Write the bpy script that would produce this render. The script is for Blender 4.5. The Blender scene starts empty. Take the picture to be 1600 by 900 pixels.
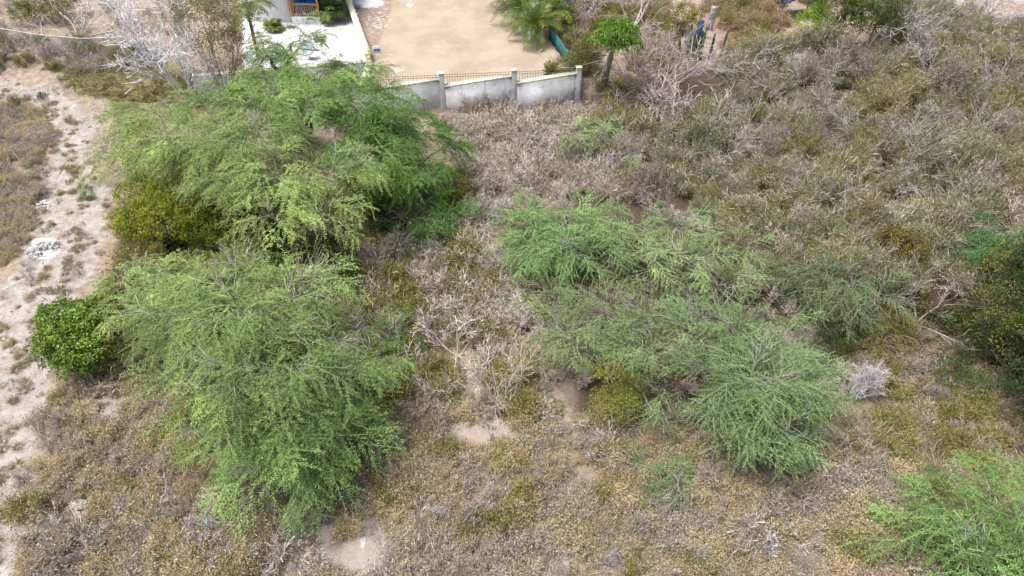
import bpy, math, random
import numpy as np
from mathutils import Vector

# ------------------------------------------------------------------ camera, sky, sun, exposure
sc = bpy.context.scene
COL = sc.collection
CAM_H, PITCH, FPX = 18.0, math.radians(42.0), 1600 * 24 / 36.0
cam = bpy.data.objects.new('camera', bpy.data.cameras.new('camera'))
COL.objects.link(cam)
cam.location = (0, 0, CAM_H)
cam.rotation_euler = (math.pi / 2 - PITCH, 0, 0)
cam.data.lens = 24
cam.data.sensor_width = 36
cam.data.clip_end = 3000
sc.camera = cam

SUN_EL, SUN_AZ = math.radians(70), math.radians(-100)     # azimuth measured from +Y, clockwise
world = bpy.data.worlds.new('World')
sc.world = world
world.use_nodes = True
wn, wl = world.node_tree.nodes, world.node_tree.links
wn.clear()
wo = wn.new('ShaderNodeOutputWorld'); bg = wn.new('ShaderNodeBackground'); sky = wn.new('ShaderNodeTexSky')
sky.sky_type = 'NISHITA'; sky.sun_disc = False
sky.sun_elevation = SUN_EL; sky.sun_rotation = SUN_AZ
sky.dust_density = 4.0; sky.air_density = 1.0
hs = wn.new('ShaderNodeHueSaturation'); hs.inputs['Saturation'].default_value = 0.55   # thin cloud veil: whiter sky light
wl.new(sky.outputs[0], hs.inputs['Color']); wl.new(hs.outputs[0], bg.inputs['Color'])
bg.inputs['Strength'].default_value = 0.094
wl.new(bg.outputs[0], wo.inputs['Surface'])
sl = bpy.data.lights.new('sun', 'SUN'); so = bpy.data.objects.new('sun', sl); COL.objects.link(so)
sl.energy = 2.6; sl.angle = math.radians(25); sl.color = (1.0, 0.975, 0.945)
sdir = Vector((math.sin(SUN_AZ) * math.cos(SUN_EL), math.cos(SUN_AZ) * math.cos(SUN_EL), math.sin(SUN_EL)))
so.rotation_euler = (-sdir).to_track_quat('-Z', 'Y').to_euler()
so.location = sdir * 80
vs = sc.view_settings
vs.view_transform = 'Standard'; vs.look = 'None'; vs.gamma = 1.0; vs.exposure = 0.85; vs.use_curve_mapping = False
sc.cycles.adaptive_threshold = 0.03
sc.cycles.debug_use_spatial_splits = True
sc.cycles.max_bounces = 4; sc.cycles.diffuse_bounces = 1; sc.cycles.glossy_bounces = 2
sc.cycles.transmission_bounces = 2; sc.cycles.transparent_max_bounces = 4

rng = np.random.default_rng(11)
random.seed(11)

# ------------------------------------------------------------------ layout helpers
CP, SP = math.cos(PITCH), math.sin(PITCH)


def ray(px, py):
    u, v = (px - 800) / FPX, (450 - py) / FPX
    return np.array([u, CP + v * SP, -SP + v * CP])


def at_z(px, py, z):
    d = ray(px, py)
    t = (z - CAM_H) / d[2]
    return np.array([d[0] * t, d[1] * t, z])


def project(P):
    P = np.asarray(P, float)
    x, y, z = P[..., 0], P[..., 1], P[..., 2] - CAM_H
    dep = np.maximum(y * CP - z * SP, 0.05)
    return 800 + FPX * x / dep, 450 - FPX * (y * SP + z * CP) / dep


def sstep(a, b, x):
    t = np.clip((x - a) / (b - a), 0, 1)
    return t * t * (3 - 2 * t)


_ph = np.random.default_rng(5).uniform(0, 6.28, (40, 2))
_dr = np.random.default_rng(6).uniform(0, 6.28, 40)


def wob(x, y, wl_, k=0, n=5):
    """smooth sum-of-sines noise, about -1..1"""
    s = 0
    for i in range(n):
        j = (k * 7 + i) % 40
        f = 6.28 / wl_ * (0.7 + 0.25 * i)
        s = s + np.sin(f * (x * np.cos(_dr[j]) + y * np.sin(_dr[j])) + _ph[j, 0] + 1.3 * np.sin(f * .6 * (x * np.sin(_dr[j]) - y * np.cos(_dr[j])) + _ph[j, 1]))
    return s / n * 1.4


# retaining-wall line (left part steps back to the patio)
YARD_Z = 1.55
WA, WB = at_z(560, 184, 0.0), at_z(906, 168, 0.0)
PCZ = 1.75
PA, PB = at_z(300, 118, PCZ), at_z(577, 95, PCZ)          # patio front wall, top edge
XC = PB[0]


def wall_y(x):
    a = WA[1] + (WB[1] - WA[1]) * (x - WA[0]) / (WB[0] - WA[0])
    b = PA[1] + (PB[1] - PA[1]) * (x - PA[0]) / (PB[0] - PA[0])
    x = np.asarray(x, float)
    b2 = np.where(x < PA[0], PA[1], b)
    a2 = np.where(x > WB[0], WB[1], a)
    return np.where(x < XC, b2, a2)


RAV = at_z(1480, 560, 0.0)


def height(x, y):
    x = np.asarray(x, float); y = np.asarray(y, float)
    d = y - wall_y(x)
    w = 0.28 + 7.0 * sstep(WB[0] + .3, WB[0] + 6, x) + 7.0 * sstep(PA[0] - .3, PA[0] - 6, x)
    m = sstep(-0.5, 0.5, d / w - 0.12)
    z = YARD_Z * m
    rough = 1 - sstep(.2, .9, m) * sstep(WB[0] + 6, WB[0] - 1, x) * sstep(PA[0] - 4, PA[0], x)
    z = z + rough * (0.22 * wob(x, y, 11, 1) + 0.06 * wob(x, y, 2.6, 2))
    r2 = ((x - RAV[0]) / 7.5) ** 2 + ((y - RAV[1]) / 3.6) ** 2
    z = z - 1.6 * np.exp(-r2)
    return z


def ground(px, py, up=0.0):
    z = 0.0
    for _ in range(12):
        p = at_z(px, py, z + up)
        z = 0.5 * z + 0.5 * float(height(p[0], p[1]))
    p = at_z(px, py, z + up)
    p[2] = float(height(p[0], p[1])) + up
    return p


def inside(px, py, poly):
    poly = np.asarray(poly, float)
    r = np.zeros(np.shape(px), bool)
    j = len(poly) - 1
    for i in range(len(poly)):
        xi, yi = poly[i]; xj, yj = poly[j]
        c = ((yi > py) != (yj > py)) & (px < (xj - xi) * (py - yi) / (yj - yi + 1e-9) + xi)
        r ^= c
        j = i
    return r


def sdist(px, py, poly):
    """signed pixel distance to a polygon on the layout, positive inside"""
    poly = np.asarray(poly, float)
    best = np.full(np.shape(px), 1e9)
    for i in range(len(poly)):
        a, b = poly[i - 1], poly[i]
        ab = b - a
        t = np.clip(((px - a[0]) * ab[0] + (py - a[1]) * ab[1]) / (ab @ ab + 1e-9), 0, 1)
        best = np.minimum(best, np.hypot(px - a[0] - t * ab[0], py - a[1] - t * ab[1]))
    return np.where(inside(px, py, poly), best, -best)


# layout regions, drawn on a plan seen from the survey position
TRACK = [(-200, 118), (20, 122), (80, 132), (128, 160), (150, 190), (140, 240), (168, 300), (160, 360), (150, 420), (115, 470), (85, 520), (70, 590),
         (72, 640), (45, 720), (35, 800), (25, 900), (10, 1000), (-400, 1000), (-300, 700), (-150, 560), (0, 450), (40, 400), (60, 320), (62, 270), (92, 225), (82, 190), (40, 160), (-200, 150)]
YARD = [(540, -60), (780, -60), (800, 10), (850, 62), (874, 84), (850, 112), (915, 116), (915, 160), (540, 160)]
PATIO = [(380, -40), (540, -40), (577, 95), (440, 108), (380, 112)]
PATH2 = [(1040, -60), (1058, -60), (1052, 20), (1072, 45), (1078, 70), (1040, 70), (1048, 30)]
BARE_R = [(1410, -80), (1700, -80), (1700, 40), (1580, 48), (1500, 35), (1430, 22)]
BARE_L = [(110, -80), (290, -80), (285, 14), (200, 26), (118, 20)]
GRASS_L = [(90, 95), (250, 80), (330, 130), (220, 170), (150, 150), (100, 128)]
PATCHES = [(70, 388, 34, 24, 1.0), (66, 322, 16, 14, .9), (560, 815, 34, 24, .9), (566, 846, 30, 34, 1.), (574, 892, 48, 26, 1.), (545, 860, 90, 70, .62), (480, 890, 60, 30, .6), (770, 676, 80, 32, .8), (700, 690, 40, 20, .5),
           (738, 608, 36, 34, .7), (160, 640, 45, 24, .8), (215, 655, 50, 18, .65), (180, 625, 36, 18, .7), (1225, 730, 30, 16, .6), (850, 690, 50, 20, .3), (1480, 655, 14, 9, .3),
           (60, 760, 40, 60, .35), (240, 640, 40, 14, .3), (770, 180, 26, 14, .35), (135, 190, 20, 14, .7), (150, 165, 30, 12, .5)]
REDSOIL = [(770, 676, 90, 40, .9), (738, 608, 50, 44, .9), (545, 850, 90, 60, .55), (200, 640, 70, 30, .6), (1130, 30, 40, 22, .8), (1180, 60, 60, 30, .7), (840, 190, 160, 40, .5), (780, 270, 110, 40, .45), (720, 610, 60, 30, .5), (1480, 655, 30, 14, .5), (250, 640, 90, 40, .35)]


def blob(px, py, lst):
    s = np.zeros(np.shape(px))
    for x, y, rx, ry, a in lst:
        s = np.maximum(s, a * (1 - sstep(0.35, 1.25, np.hypot((px - x) / rx, (py - y) / ry))))
    return s


CLINE = np.array([ground(*q)[:2] for q in ((60, 150), (118, 190), (112, 250), (126, 320), (118, 390), (88, 460), (52, 540), (30, 620), (12, 720), (-4, 820), (-20, 930))])


def lateral(X, Y):
    """metres from the middle of the track"""
    best = np.full(np.shape(X), 1e9)
    for a, b in zip(CLINE[:-1], CLINE[1:]):
        ab = b - a
        t = np.clip(((X - a[0]) * ab[0] + (Y - a[1]) * ab[1]) / (ab @ ab), 0, 1)
        best = np.minimum(best, np.hypot(X - a[0] - t * ab[0], Y - a[1] - t * ab[1]))
    return best


def pale(px, py, X, Y):
    j = 9 * wob(X, Y, 2.2, 3) + 6 * wob(X, Y, .8, 4)
    t = sstep(-8, 12, sdist(px, py, TRACK) + j)
    t = np.maximum(t, .85 * sstep(-4, 6, sdist(px, py, PATH2) + .4 * j))
    t = np.maximum(t, .55 * sstep(-6, 8, sdist(px, py, BARE_R) + .6 * j))
    t = np.maximum(t, .5 * sstep(-6, 8, sdist(px, py, BARE_L) + .6 * j))
    t = t * (1 - .62 * np.exp(-(lateral(X, Y) / .34) ** 2) * (.6 + .5 * wob(X, Y, 3, 17))) * (1 - .25 * (wob(X, Y, 4.2, 18) > .45))
    return np.clip(np.maximum(t, 1.35 * blob(px + j, py + .6 * j, PATCHES)), 0, 1)


# ------------------------------------------------------------------ materials
def new_mat(name):
    m = bpy.data.materials.new(name); m.use_nodes = True
    nt = m.node_tree; nt.nodes.clear()
    out = nt.nodes.new('ShaderNodeOutputMaterial')
    return m, nt, out


def principled(nt, rough=.8, spec=.3):
    b = nt.nodes.new('ShaderNodeBsdfPrincipled')
    b.inputs['Roughness'].default_value = rough
    b.inputs['Specular IOR Level'].default_value = spec
    return b


def N(nt, t, **kw):
    n = nt.nodes.new(t)
    for k, v in kw.items():
        if k in n.inputs:
            n.inputs[k].default_value = v
        else:
            setattr(n, k, v)
    return n


def noise(nt, scale, detail=6, rough=.6, vec=None):
    n = N(nt, 'ShaderNodeTexNoise', Scale=scale, Detail=detail, Roughness=rough)
    if vec is not None:
        nt.links.new(vec, n.inputs['Vector'])
    return n.outputs['Fac']


def mixc(nt, fac, a, b, mode='MIX'):
    m = nt.nodes.new('ShaderNodeMix'); m.data_type = 'RGBA'; m.blend_type = mode
    for sock, val in ((m.inputs[0], fac), (m.inputs[6], a), (m.inputs[7], b)):
        if isinstance(val, (int, float)):
            sock.default_value = val
        elif isinstance(val, tuple):
            sock.default_value = (*val, 1) if len(val) == 3 else val
        else:
            nt.links.new(val, sock)
    return m.outputs[2]


def ramp(nt, fac, a, b):
    r = N(nt, 'ShaderNodeMapRange', interpolation_type='SMOOTHSTEP')
    r.inputs['From Min'].default_value = a; r.inputs['From Max'].default_value = b
    nt.links.new(fac, r.inputs['Value'])
    return r.outputs['Result']


def bump(nt, bsdf, h, strength=.5, dist=.05):
    b = N(nt, 'ShaderNodeBump', Strength=strength, Distance=dist)
    nt.links.new(h, b.inputs['Height']); nt.links.new(b.outputs[0], bsdf.inputs['Normal'])


def simple(name, col, rough=.7, spec=.3, var=.25, scale=6, metallic=0, bmp=0.0):
    m, nt, out = new_mat(name)
    b = principled(nt, rough, spec); b.inputs['Metallic'].default_value = metallic
    tc = nt.nodes.new('ShaderNodeTexCoord')
    f = noise(nt, scale, 8, .65, tc.outputs['Object'])
    dark = tuple(c * (1 - var) for c in col); light = tuple(min(1, c * (1 + var * .6)) for c in col)
    nt.links.new(mixc(nt, ramp(nt, f, .3, .7), dark, light), b.inputs['Base Color'])
    if bmp:
        bump(nt, b, noise(nt, scale * 5, 6, .7, tc.outputs['Object']), bmp, .02)
    nt.links.new(b.outputs[0], out.inputs['Surface'])
    return m


def veg_mat(name, transl=0.0, rough=.75, spec=.2):
    m, nt, out = new_mat(name)
    a = N(nt, 'ShaderNodeAttribute', attribute_name='Col')
    oi = nt.nodes.new('ShaderNodeObjectInfo')
    hsv = nt.nodes.new('ShaderNodeHueSaturation')
    mr = N(nt, 'ShaderNodeMapRange'); mr.inputs['To Min'].default_value = .82; mr.inputs['To Max'].default_value = 1.18
    nt.links.new(oi.outputs['Random'], mr.inputs['Value']); nt.links.new(mr.outputs[0], hsv.inputs['Value'])
    mr2 = N(nt, 'ShaderNodeMapRange'); mr2.inputs['To Min'].default_value = .492; mr2.inputs['To Max'].default_value = .508
    w = N(nt, 'ShaderNodeMath', operation='FRACT'); mu = N(nt, 'ShaderNodeMath', operation='MULTIPLY'); mu.inputs[1].default_value = 7.31
    nt.links.new(oi.outputs['Random'], mu.inputs[0]); nt.links.new(mu.outputs[0], w.inputs[0]); nt.links.new(w.outputs[0], mr2.inputs['Value'])
    nt.links.new(mr2.outputs[0], hsv.inputs['Hue'])
    nt.links.new(a.outputs['Color'], hsv.inputs['Color'])
    b = principled(nt, rough, spec)
    nt.links.new(hsv.outputs[0], b.inputs['Base Color'])
    if transl:
        t = nt.nodes.new('ShaderNodeBsdfTranslucent'); nt.links.new(hsv.outputs[0], t.inputs['Color'])
        mx = nt.nodes.new('ShaderNodeMixShader'); mx.inputs[0].default_value = transl
        nt.links.new(b.outputs[0], mx.inputs[1]); nt.links.new(t.outputs[0], mx.inputs[2])
        nt.links.new(mx.outputs[0], out.inputs['Surface'])
    else:
        nt.links.new(b.outputs[0], out.inputs['Surface'])
    return m


M_LEAF = veg_mat('leaf', .35, .6, .25)
M_GLOSS = veg_mat('glossy_leaf', .2, .42, .4)
M_TWIG = veg_mat('twig', 0, .85, .15)


def ground_mat():
    m, nt, out = new_mat('soil')
    geo = nt.nodes.new('ShaderNodeNewGeometry'); P = geo.outputs['Position']
    z = N(nt, 'ShaderNodeAttribute', attribute_name='zone')
    sp = nt.nodes.new('ShaderNodeSeparateColor'); nt.links.new(z.outputs['Color'], sp.inputs[0])
    big, mid, fine = noise(nt, .5, 6, .6, P), noise(nt, 3.2, 8, .7, P), noise(nt, 19, 8, .75, P)
    dry = mixc(nt, ramp(nt, mid, .35, .65), (.21, .155, .12), (.43, .345, .265))
    dry = mixc(nt, ramp(nt, fine, .45, .68), dry, (.47, .39, .30))
    dry = mixc(nt, ramp(nt, big, .45, .7), dry, (.26, .19, .15))
    red = mixc(nt, ramp(nt, fine, .35, .65), (.19, .095, .06), (.40, .25, .18))
    li = N(nt, 'ShaderNodeAttribute', attribute_name='gap_shade')
    dry = mixc(nt, li.outputs['Fac'], dry, mixc(nt, ramp(nt, fine, .4, .7), (.07, .05, .038), (.17, .125, .09)))  # soil coloured darker to paint the shade between thicket shrubs and under trees
    c = mixc(nt, sp.outputs[2], dry, red)
    grs = mixc(nt, ramp(nt, fine, .35, .65), (.16, .15, .06), (.40, .34, .19))
    c = mixc(nt, sp.outputs[1], c, grs)
    tr = mixc(nt, ramp(nt, mid, .3, .7), (.31, .275, .25), (.49, .445, .41))
    tr = mixc(nt, ramp(nt, fine, .52, .7), tr, (.27, .215, .18))
    vo = N(nt, 'ShaderNodeTexVoronoi', Scale=9.0); nt.links.new(P, vo.inputs['Vector'])
    tr = mixc(nt, ramp(nt, vo.outputs['Distance'], .16, .08), tr, (.60, .55, .50))
    tr = mixc(nt, ramp(nt, noise(nt, 1.1, 7, .7, P), .50, .64), tr, mixc(nt, ramp(nt, fine, .4, .62), (.20, .15, .12), (.36, .30, .24)))
    rt = N(nt, 'ShaderNodeMath', operation='MULTIPLY'); nt.links.new(sp.outputs[2], rt.inputs[0]); rt.inputs[1].default_value = .75
    tr = mixc(nt, rt.outputs[0], tr, mixc(nt, ramp(nt, fine, .35, .65), (.33, .245, .20), (.50, .40, .335)))
    # the pale soil breaks up along noise rather than fading evenly
    ad = N(nt, 'ShaderNodeMath', operation='ADD'); nt.links.new(sp.outputs[0], ad.inputs[0])
    su = N(nt, 'ShaderNodeMath', operation='SUBTRACT'); nt.links.new(mid, su.inputs[0]); su.inputs[1].default_value = .5
    nt.links.new(su.outputs[0], ad.inputs[1])
    c = mixc(nt, ramp(nt, ad.outputs[0], .3, .62), c, tr)
    sand = mixc(nt, ramp(nt, big, .35, .65), (.355, .285, .215), (.445, .365, .28))
    sand = mixc(nt, ramp(nt, mid, .52, .72), sand, (.44, .35, .275))
    sand = mixc(nt, ramp(nt, fine, .5, .75), sand, (.62, .53, .43))
    al = N(nt, 'ShaderNodeAttribute', attribute_name='yard')
    c = mixc(nt, al.outputs['Fac'], c, sand)
    wh = N(nt, 'ShaderNodeAttribute', attribute_name='chalk')
    ad2 = N(nt, 'ShaderNodeMath', operation='ADD'); nt.links.new(wh.outputs['Fac'], ad2.inputs[0]); nt.links.new(su.outputs[0], ad2.inputs[1])
    c = mixc(nt, ramp(nt, ad2.outputs[0], .38, .68), c, (.78, .76, .74))
    b = principled(nt, .95, .1)
    nt.links.new(c, b.inputs['Base Color'])
    h = N(nt, 'ShaderNodeMath', operation='ADD'); nt.links.new(mid, h.inputs[0]); nt.links.new(fine, h.inputs[1])
    bump(nt, b, h.outputs[0], .55, .09)
    nt.links.new(b.outputs[0], out.inputs['Surface'])
    return m


def concrete_mat():
    m, nt, out = new_mat('weathered_concrete')
    geo = nt.nodes.new('ShaderNodeNewGeometry'); P = geo.outputs['Position']
    mp = N(nt, 'ShaderNodeMapping'); mp.inputs['Scale'].default_value = (1, 1, .18); nt.links.new(P, mp.inputs['Vector'])
    st = noise(nt, 3.2, 8, .7, mp.outputs[0]); bl = noise(nt, 1.3, 6, .6, P); fi = noise(nt, 22, 6, .7, P)
    c = mixc(nt, ramp(nt, bl, .3, .7), (.50, .495, .50), (.74, .74, .75))
    c = mixc(nt, ramp(nt, st, .55, .72), c, (.30, .295, .29))
    c = mixc(nt, ramp(nt, fi, .55, .8), c, (.74, .74, .74))
    b = principled(nt, .9, .2); nt.links.new(c, b.inputs['Base Color']); bump(nt, b, fi, .4, .02)
    nt.links.new(b.outputs[0], out.inputs['Surface'])
    return m


M_SOIL, M_CONC = ground_mat(), concrete_mat()
M_COPING = simple('cream_paint', (.76, .71, .58), .7, .3, .25, 5)
M_YELLOW = simple('yellow_paint', (.78, .60, .26), .7, .3, .2, 4)
M_WHITE = simple('white_paint', (.82, .82, .83), .7, .3, .12, 3)
M_PATIO = simple('white_paving', (.80, .79, .80), .8, .2, .22, 1.6, bmp=.3)
M_ORANGE = simple('orange_wood', (.50, .20, .06), .6, .3, .3, 9)
M_OCHREW = simple('varnished_wood', (.42, .26, .08), .6, .3, .3, 9)
M_DARK = simple('near_black', (.02, .02, .025), .8, .1)
M_RUST = simple('rusty_steel', (.20, .15, .12), .8, .3, .4, 20)
M_GALV = simple('galvanised_steel', (.42, .44, .46), .5, .5, .2, 20, .3)
M_BLUE = simple('blue_plastic', (.02, .16, .62), .45, .4, .2, 8)
M_TEAL = simple('teal_netting', (.03, .16, .16), .8, .2, .3, 12)
M_NAVY = simple('navy_tarpaulin', (.012, .03, .07), .6, .3, .4, 6)
M_PALEB = simple('pale_blue_enamel', (.45, .56, .64), .4, .5, .1, 5)
M_STONE = simple('limestone', (.52, .46, .39), .9, .2, .35, 5, bmp=.6)
M_CHALK = simple('chalky_rubble', (.50, .485, .47), .9, .2, .25, 6, bmp=.6)
M_REDP = simple('red_car_paint', (.42, .03, .025), .35, .5, .15, 4)
M_BLUEP = simple('blue_car_paint', (.10, .38, .75), .35, .5, .15, 4)
M_RUBBER = simple('rubber', (.02, .02, .022), .8, .2)
M_ROOF = simple('roof_sheet', (.45, .40, .36), .6, .3, .2, 4)


# ------------------------------------------------------------------ mesh helpers
def mk_mesh(name, V, F, col=None, mats=(), smooth=False):
    V = np.ascontiguousarray(V, np.float32); F = np.ascontiguousarray(F, np.int32)
    me = bpy.data.meshes.new(name)
    me.vertices.add(len(V)); me.vertices.foreach_set('co', V.ravel())
    k = F.shape[1]
    me.loops.add(F.size); me.loops.foreach_set('vertex_index', F.ravel())
    me.polygons.add(len(F)); me.polygons.foreach_set('loop_start', np.arange(0, F.size, k, dtype=np.int32))
    if smooth:
        me.polygons.foreach_set('use_smooth', np.ones(len(F), bool))
    if col is not None:
        a = me.color_attributes.new('Col', 'FLOAT_COLOR', 'POINT')
        c4 = np.ones((len(V), 4), np.float32); c4[:, :3] = col
        a.data.foreach_set('color', c4.ravel())
    for m in mats:
        me.materials.append(m)
    me.update(calc_edges=True)
    return me


def link(name, data, parent=None, loc=None, rot=None, scale=None, **props):
    o = bpy.data.objects.new(name, data); COL.objects.link(o)
    if parent is not None:
        o.parent = parent
    if loc is not None:
        o.location = loc
    if rot is not None:
        o.rotation_euler = rot
    if scale is not None:
        o.scale = scale
    for k, v in props.items():
        if v is not None:
            o[k] = v
    return o


def unit(a):
    return a / np.maximum(np.linalg.norm(a, axis=-1, keepdims=True), 1e-9)


def perp(D, roll=None):
    ref = np.where(np.abs(D[:, 2:3]) < .9, np.array([[0, 0, 1.]]), np.array([[1., 0, 0]]))
    a = unit(np.cross(D, ref)); b = np.cross(D, a)
    if roll is not None:
        a, b = a * np.cos(roll)[:, None] + b * np.sin(roll)[:, None], b * np.cos(roll)[:, None] - a * np.sin(roll)[:, None]
    return a, b


def tubes(P0, P1, R0, R1, col, k=4):
    n = len(P0)
    a, b = perp(unit(P1 - P0))
    ang = np.arange(k) * 2 * np.pi / k
    ring = a[:, None] * np.cos(ang)[None, :, None] + b[:, None] * np.sin(ang)[None, :, None]
    V = np.concatenate([P0[:, None] + ring * R0[:, None, None], P1[:, None] + ring * R1[:, None, None]], 1).reshape(-1, 3)
    i = np.arange(k); j = (i + 1) % k
    f = np.stack([i, j, j + k, i + k], 1)
    F = (f[None] + (np.arange(n) * 2 * k)[:, None, None]).reshape(-1, 4)
    return V, F, np.repeat(col, 2 * k, 0)


def ribbons(P0, P1, R0, R1, col, rg):
    n = len(P0)
    a, _ = perp(unit(P1 - P0), rg.uniform(0, 6.28, n))
    V = np.stack([P0 - a * R0[:, None], P0 + a * R0[:, None], P1 + a * R1[:, None], P1 - a * R1[:, None]], 1).reshape(-1, 3)
    F = np.arange(n * 4).reshape(n, 4)
    return V, F, np.repeat(col, 4, 0)


def leaves(B, D, S, L, W, col, mid=.5):
    n = len(B)
    m = B + D * (L * mid)[:, None]
    V = np.stack([B, m + S * (W / 2)[:, None], B + D * L[:, None], m - S * (W / 2)[:, None]], 1).reshape(-1, 3)
    return V, np.arange(n * 4).reshape(n, 4), np.repeat(col, 4, 0)


def cat(parts):
    V, F, C, o = [], [], [], 0
    for v, f, c in parts:
        if len(v) == 0:
            continue
        V.append(v); F.append(f + o); C.append(c); o += len(v)
    return np.concatenate(V), np.concatenate(F), np.concatenate(C)


def boxes(lst):
    """lst of (cx,cy,cz,sx,sy,sz[,rotz]) -> V,F"""
    V, F = [], []
    for i, b in enumerate(lst):
        cx, cy, cz, sx, sy, sz = b[:6]; rz = b[6] if len(b) > 6 else 0
        v = np.array([[x, y, z] for z in (-.5, .5) for x, y in ((-.5, -.5), (.5, -.5), (.5, .5), (-.5, .5))]) * (sx, sy, sz)
        c, s = math.cos(rz), math.sin(rz)
        v = np.stack([v[:, 0] * c - v[:, 1] * s + cx, v[:, 0] * s + v[:, 1] * c + cy, v[:, 2] + cz], 1)
        V.append(v); F.append(np.array([[3, 2, 1, 0], [4, 5, 6, 7], [0, 1, 5, 4], [1, 2, 6, 5], [2, 3, 7, 6], [3, 0, 4, 7]]) + 8 * i)
    return np.concatenate(V), np.concatenate(F)


def box(name, mat, parent, *b, bevel=0.0, **props):
    V, F = boxes(b)
    o = link(name, mk_mesh(name, V, F, None, (mat,)), parent, **props)
    if bevel:
        md = o.modifiers.new('bevel', 'BEVEL'); md.width = bevel; md.segments = 2
    return o


def lathe(prof, k=16):
    ang = np.arange(k) * 2 * np.pi / k
    V = np.array([[r * math.cos(a), r * math.sin(a), z] for r, z in prof for a in ang])
    F = [[i * k + j, i * k + (j + 1) % k, (i + 1) * k + (j + 1) % k, (i + 1) * k + j] for i in range(len(prof) - 1) for j in range(k)]
    return V, np.array(F)


def empty(name, loc, **props):
    return link(name, None, None, tuple(float(c) for c in loc), **props)


# ------------------------------------------------------------------ ground
def axis(lo, hi, step, far):
    core = np.arange(lo, hi + 1e-6, step)
    g = np.array([1.5, 4, 9, 18, 36, 75, 150, 300, 600])
    return np.concatenate([(lo - g[g < far])[::-1], core, hi + g[g < far]])


gx, gy = axis(-36, 37, .22, 700), axis(5.5, 58, .22, 700)
gy = gy[gy > -60]
X, Y = np.meshgrid(gx, gy)
Z = height(X, Y)
px, py = project(np.stack([X, Y, Z], -1))
zone = np.zeros(X.shape + (4,), np.float32); zone[..., 3] = 1
zone[..., 0] = pale(px, py, X, Y)
zone[..., 1] = np.clip(sstep(-14, 12, sdist(px, py, GRASS_L) + 8 * wob(X, Y, 2, 8)) + .45 * sstep(-30, 40, sdist(px, py, [(1290, 540), (1640, 500), (1640, 760), (1330, 720)])), 0, 1)
zone[..., 2] = blob(px, py, REDSOIL)
inyard = (Y > wall_y(X) + .02) & (X > XC)
yardm = sstep(-6, 6, sdist(px, py, YARD)) * inyard
CHALKS = [(70, 388, 30, 22, 1.), (66, 322, 14, 12, .9), (566, 842, 12, 20, .62), (574, 900, 30, 14, .8), (590, 32, 40, 30, .42), (605, 90, 28, 20, .36), (575, 4, 36, 12, .7),
          (770, 10, 20, 30, .2), (140, 625, 14, 9, .8), (618, 110, 22, 8, .5), (640, 8, 8, 4, .8)]
chalk = blob(px, py, CHALKS)
gap_shade = np.zeros(X.shape)  # mask of painted shade on the soil below thicket and trees
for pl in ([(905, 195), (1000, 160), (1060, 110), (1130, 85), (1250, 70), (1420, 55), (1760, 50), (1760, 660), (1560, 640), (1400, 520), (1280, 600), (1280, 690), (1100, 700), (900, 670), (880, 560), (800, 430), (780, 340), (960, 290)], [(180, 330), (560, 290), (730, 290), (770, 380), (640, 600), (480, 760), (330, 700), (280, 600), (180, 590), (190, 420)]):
    gap_shade = np.maximum(gap_shade, sstep(-14, 14, sdist(px, py, pl) + 10 * wob(X, Y, 2.5, 16)))
nx, ny = len(gx), len(gy)
idx = np.arange(nx * ny).reshape(ny, nx)
Q = np.stack([idx[:-1, :-1], idx[:-1, 1:], idx[1:, 1:], idx[1:, :-1]], -1).reshape(-1, 4)
cxp = px.ravel()[Q].mean(1); cyp = py.ravel()[Q].mean(1)
front = Y.ravel()[Q].mean(1) > 6
is_track = inside(cxp, cyp, TRACK) & front
is_patio = inside(cxp, cyp, PATIO) & (np.all((Y > wall_y(X) - .1).ravel()[Q], 1)) & (np.all((X < XC + .15).ravel()[Q], 1))
is_yard = inside(cxp, cyp, YARD) & ~is_patio & np.all(inyard.ravel()[Q], 1)
GV = np.stack([X, Y, Z], -1).reshape(-1, 3)
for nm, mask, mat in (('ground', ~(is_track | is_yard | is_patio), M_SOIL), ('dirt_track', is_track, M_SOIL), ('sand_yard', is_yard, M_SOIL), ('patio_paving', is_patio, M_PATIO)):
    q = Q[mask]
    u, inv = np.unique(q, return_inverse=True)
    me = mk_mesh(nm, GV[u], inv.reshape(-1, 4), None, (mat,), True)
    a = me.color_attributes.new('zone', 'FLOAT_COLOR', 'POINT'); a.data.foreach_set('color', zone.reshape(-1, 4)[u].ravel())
    for an, arr in (('yard', yardm), ('chalk', chalk), ('gap_shade', gap_shade)):
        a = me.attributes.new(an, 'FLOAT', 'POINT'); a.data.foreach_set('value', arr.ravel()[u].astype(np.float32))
    lab = {'ground': 'dry brown scrubland soil under the shrubs', 'dirt_track': 'pale rutted dirt track along the scrub', 'sand_yard': 'bare tan sand yard behind the concrete wall', 'patio_paving': 'white paved yard in front of the house'}[nm]
    link(nm, me, kind='structure', label=lab, category=nm.replace('_', ' '))

# ------------------------------------------------------------------ vegetation generators
def rnd_dir(rg, n):
    return unit(rg.normal(size=(n, 3)))


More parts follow.
